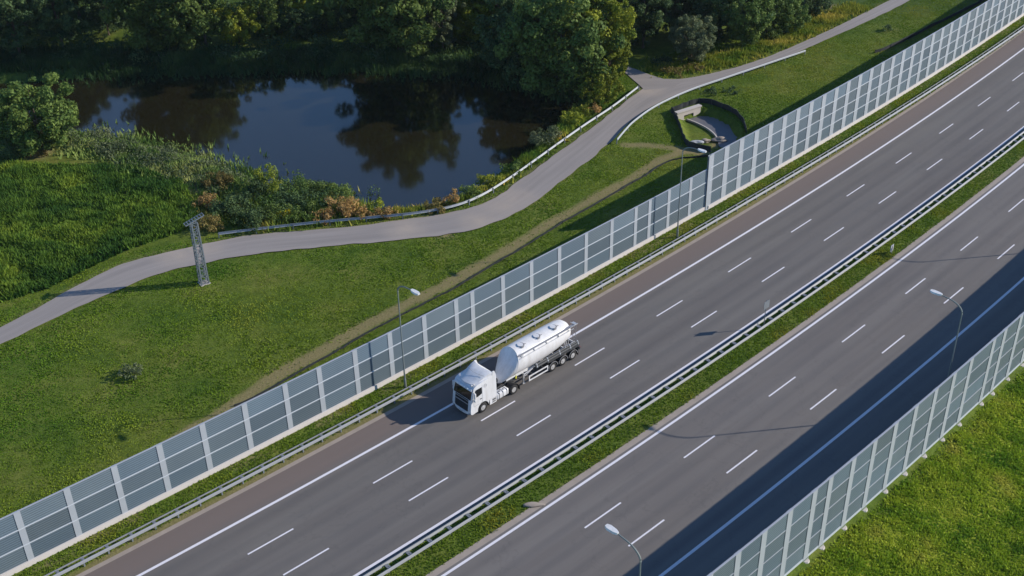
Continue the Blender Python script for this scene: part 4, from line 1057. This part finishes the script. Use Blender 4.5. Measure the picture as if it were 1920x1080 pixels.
# mown field on the left
fieldpoly = [gp(*p) for p in [(-40,1010),(-40,560),(250,470),(420,440),(840,380),(1000,290),(1180,120),(1560,20),(1700,-20),(1960,-20),(1960,60),(1340,390),(540,760)]]
x, y = points(fieldpoly, 30, 1); m = keep_field(x, y); x, y = x[m], y[m]
t = np.clip(fbm(x, y, 8, 31)*1.5-.25+(fbm(x, y, 1.6, 32)-.5)*.25, 0, 1)
c = lerp3(t, [(0, (.034, .072, .008)), (.45, (.066, .098, .012)), (.75, (.090, .115, .018)), (1, (.122, .126, .030))])
dtr = np.minimum(dseg(x, y, TRAIL1), dseg(x, y, TRAIL2)); m = (dtr > .85+.5*(fbm(x, y, 1.5, 77)-.5)) | (np.random.RandomState(2).rand(len(x)) < .07)
hh = .08+.16*np.clip(fbm(x, y, 3, 33)*1.6-.4, 0, 1)
V, Fq, C = scatter('g', x[m], y[m], terrain(x[m], y[m]), hh[m]*.5, .22, c[m], 3, 1.5)
tag(link('grass', npmesh('grass', V, Fq, MAT['blade'], C)), kind='stuff')
# verge and median
def strip_pts(s0, s1, o0, o1, dens, seed, dr):
    rs = np.random.RandomState(seed); n = int((s1-s0)*(o1-o0)*dens); s = s0+rs.rand(n)*(s1-s0); o = o0+rs.rand(n)*(o1-o0)
    if dr: o = o+np.where(s < 75, 0, np.minimum(1.3, (s-75)*.012))
    return road_np(s, o)
for k, (s0, s1, o0, o1, dr) in enumerate([(-25, 200, -10.3, -7.5, True), (-15, 150, 8.2, 11.2, False)]):
    x, y = strip_pts(s0, s1, o0, o1, 45, 40+k, dr)
    t = np.clip(fbm(x, y, 3.5, 41+k)*1.5-.25, 0, 1); c = lerp3(t, [(0, (.030, .065, .008)), (.6, (.075, .105, .014)), (1, (.125, .120, .022))])
    V, Fq, C = scatter('g', x, y, terrain(x, y), .06+.08*t, .16, c, 50+k, .9)
    tag(link('grass', npmesh('grass', V, Fq, MAT['blade'], C)), kind='stuff')
# right field, nearer, rougher and brighter
rf = [road(s, o) for s, o in [(14, 30.3), (40, 30.3), (70, 30.3), (110, 30.3), (110, 52), (60, 52), (14, 52)]]
x, y = points(rf, 60, 5); t = np.clip(fbm(x, y, 3.2, 51)*1.6-.35+(fbm(x, y, .9, 52)-.5)*.4, 0, 1)
c = lerp3(t, [(0, (.040, .080, .010)), (.4, (.090, .125, .014)), (.75, (.125, .148, .022)), (1, (.155, .155, .04))])
V, Fq, C = scatter('g', x, y, terrain(x, y), .08+.20*np.clip(fbm(x, y, 1.3, 53)*1.8-.5, 0, 1), .24, c*np.array([1.36, 1.28, 1.45]), 55, 1.3)
tag(link('grass', npmesh('grass', V, Fq, MAT['blade'], C)), kind='stuff')
# tall weeds left of the path
x, y = points(WEEDPOLY, 34, 6); m = keep_field(x, y); x, y = x[m], y[m]
t = np.clip(fbm(x, y, 6, 61)*1.5-.35+(fbm(x, y, 1.4, 62)-.5)*.8, 0, 1)
c = lerp3(t, [(0, (.020, .046, .014)), (.5, (.050, .082, .018)), (1, (.095, .120, .024))])
V, Fq, C = scatter('w', x, y, terrain(x, y), .35+.75*np.clip(fbm(x, y, 1.8, 63)*1.8-.5, 0, 1), .30, c, 65, .9, 3)
tag(link('tall_weeds', npmesh('tall_weeds', V, Fq, MAT['blade'], C)), kind='stuff')
# reeds and bank plants round the pond
def bank(px, width, dens, hmin, hmax, stops, seed, name='reeds', w=.26, lean=.8):
    L = [gp(*p, ZW+.4) for p in px]; Lr = resample(catmull(L, 4), 80); rs = np.random.RandomState(seed)
    tot = np.sum(np.hypot(*np.diff(Lr, axis=0).T)); n = int(tot*width*dens); i = rs.rand(n)*78; i0 = i.astype(int); f = (i-i0)[:, None]
    p = Lr[i0]*(1-f)+Lr[i0+1]*f; r = rs.normal(size=(n, 2))*width/2.2; x = p[:, 0]+r[:, 0]; y = p[:, 1]+r[:, 1]
    m = ~pip(x, y, PATHPOLY); x, y = x[m], y[m]
    t = np.clip(fbm(x, y, 4, seed)*1.5-.3+(fbm(x, y, 1.1, seed+5)-.5)*.7, 0, 1)
    z = np.maximum(terrain(x, y), ZW-.1)
    V, Fq, C = scatter('r', x, y, z, hmin+(hmax-hmin)*np.clip(fbm(x, y, 2.5, seed+3)*1.8-.5, 0, 1), w, lerp3(t, stops), seed, lean, 2)
    tag(link(name, npmesh(name, V, Fq, MAT['blade'], C)), kind='stuff')
RG = [(0, (.045, .075, .030)), (.5, (.090, .120, .050)), (1, (.150, .155, .085))]
bank([(135, 268), (200, 276), (270, 292), (340, 312), (400, 332), (455, 348)], 5.5, 30, .4, 1.0, RG, 71)
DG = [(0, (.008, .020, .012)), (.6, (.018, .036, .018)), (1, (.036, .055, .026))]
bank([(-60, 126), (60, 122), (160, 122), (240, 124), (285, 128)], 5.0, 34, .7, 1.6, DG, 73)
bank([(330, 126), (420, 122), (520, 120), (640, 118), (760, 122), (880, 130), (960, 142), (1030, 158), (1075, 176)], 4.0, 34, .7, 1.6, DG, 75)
YG = [(0, (.035, .070, .014)), (.5, (.090, .110, .022)), (.85, (.160, .150, .040)), (1, (.24, .17, .06))]
bank([(1085, 222), (1045, 258), (1010, 292), (970, 320), (930, 346), (890, 366), (850, 384), (800, 396), (740, 402)], 1.7, 60, .4, 1.1, YG, 77, 'bank_plants')
bank([(380, 400), (430, 405), (480, 410), (540, 408), (600, 405), (660, 402)], 4.5, 30, .4, 1.2, [(0, (.025, .05, .014)), (.6, (.07, .09, .022)), (1, (.17, .13, .05))], 79, 'bank_plants')
bank([(1225, 132), (1260, 138), (1310, 130), (1370, 118), (1430, 98), (1500, 70), (1560, 40), (1610, 18)], 3.2, 26, .25, .8, [(0, (.05, .08, .014)), (.5, (.12, .12, .025)), (1, (.22, .17, .06))], 81, 'bank_plants')

# low undergrowth under the wood
rs = random.Random(91); cl = []
while len(cl) < 620:
    px = rs.uniform(-90, 1180); py = rs.uniform(-55, 118)
    if px > 1000 and py > 150-.2*(px-1000)*.5: continue
    gx_, gy_ = gp(px, py); q = (np.array([gx_]), np.array([gy_]))
    if pip(q[0], q[1], POND)[0] or pip(q[0], q[1], PATHPOLY)[0] or dseg(q[0], q[1], POND, True)[0] < 1.5: continue
    r_ = rs.uniform(.8, 1.7); zz = float(terrain(*q)[0]); cl.append(((gx_, gy_, zz+r_*.45), r_, rs.uniform(.05, .75)))
V, Fq, C = leaves(cl, 62, .34, 92, .7)
tag(link('undergrowth', npmesh('undergrowth', V, Fq, LM['deep'], C)), kind='stuff')

def scrub(name, px, width, n, leaf, rmin, rmax, seed, lsize=.24, dens=90):
    L = resample(catmull([gp(*p, ZW+.5) for p in px], 4), 80); rs = np.random.RandomState(seed); cl = []
    for _ in range(n):
        p = L[rs.randint(80)]+rs.normal(size=2)*width/2.2; q = (np.array([p[0]]), np.array([p[1]]))
        if pip(q[0], q[1], PATHPOLY)[0] or dseg(q[0], q[1], PATHPOLY, True)[0] < 1.3: continue
        r_ = rmin+(rmax-rmin)*rs.rand(); zz = max(float(terrain(*q)[0]), ZW); cl.append(((p[0], p[1], zz+r_*.55), r_, rs.uniform(.1, .85)))
    V, Fq, C = leaves(cl, dens, lsize, seed, .75); tag(link(name, npmesh(name, V, Fq, LM[leaf], C)), kind='stuff')
scrub('waterside_scrub', [(150, 262), (210, 276), (280, 294), (345, 314), (400, 334), (450, 350)], 4.6, 150, 'grey', .6, 1.15, 201)
scrub('waterside_scrub', [(150, 258), (230, 276), (330, 306), (420, 342), (470, 372)], 4.0, 60, 'green', .5, 1.0, 202)
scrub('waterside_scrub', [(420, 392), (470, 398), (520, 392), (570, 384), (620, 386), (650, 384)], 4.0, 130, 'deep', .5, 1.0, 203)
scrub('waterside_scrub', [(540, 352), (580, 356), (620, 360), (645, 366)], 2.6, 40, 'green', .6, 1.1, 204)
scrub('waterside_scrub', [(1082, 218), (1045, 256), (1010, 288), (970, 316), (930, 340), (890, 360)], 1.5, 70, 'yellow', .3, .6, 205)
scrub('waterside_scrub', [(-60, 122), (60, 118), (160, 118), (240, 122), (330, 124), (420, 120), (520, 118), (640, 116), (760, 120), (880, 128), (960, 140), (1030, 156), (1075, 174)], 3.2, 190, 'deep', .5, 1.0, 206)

# thin summer haze over the whole place
hz = MB().box(-190, 210, -60, 420, -6, 72)
hm = bpy.data.materials.new('air_haze'); hm.use_nodes = True; ht = hm.node_tree; ht.nodes.remove(ht.nodes['Principled BSDF'])
pv = ht.nodes.new('ShaderNodeVolumePrincipled'); pv.inputs['Density'].default_value = .00005; pv.inputs['Color'].default_value = (.80, .88, 1.0, 1); pv.inputs['Anisotropy'].default_value = .2
ht.links.new(pv.outputs[0], ht.nodes['Material Output'].inputs['Volume'])
tag(hz.build('haze', hm), kind='stuff')
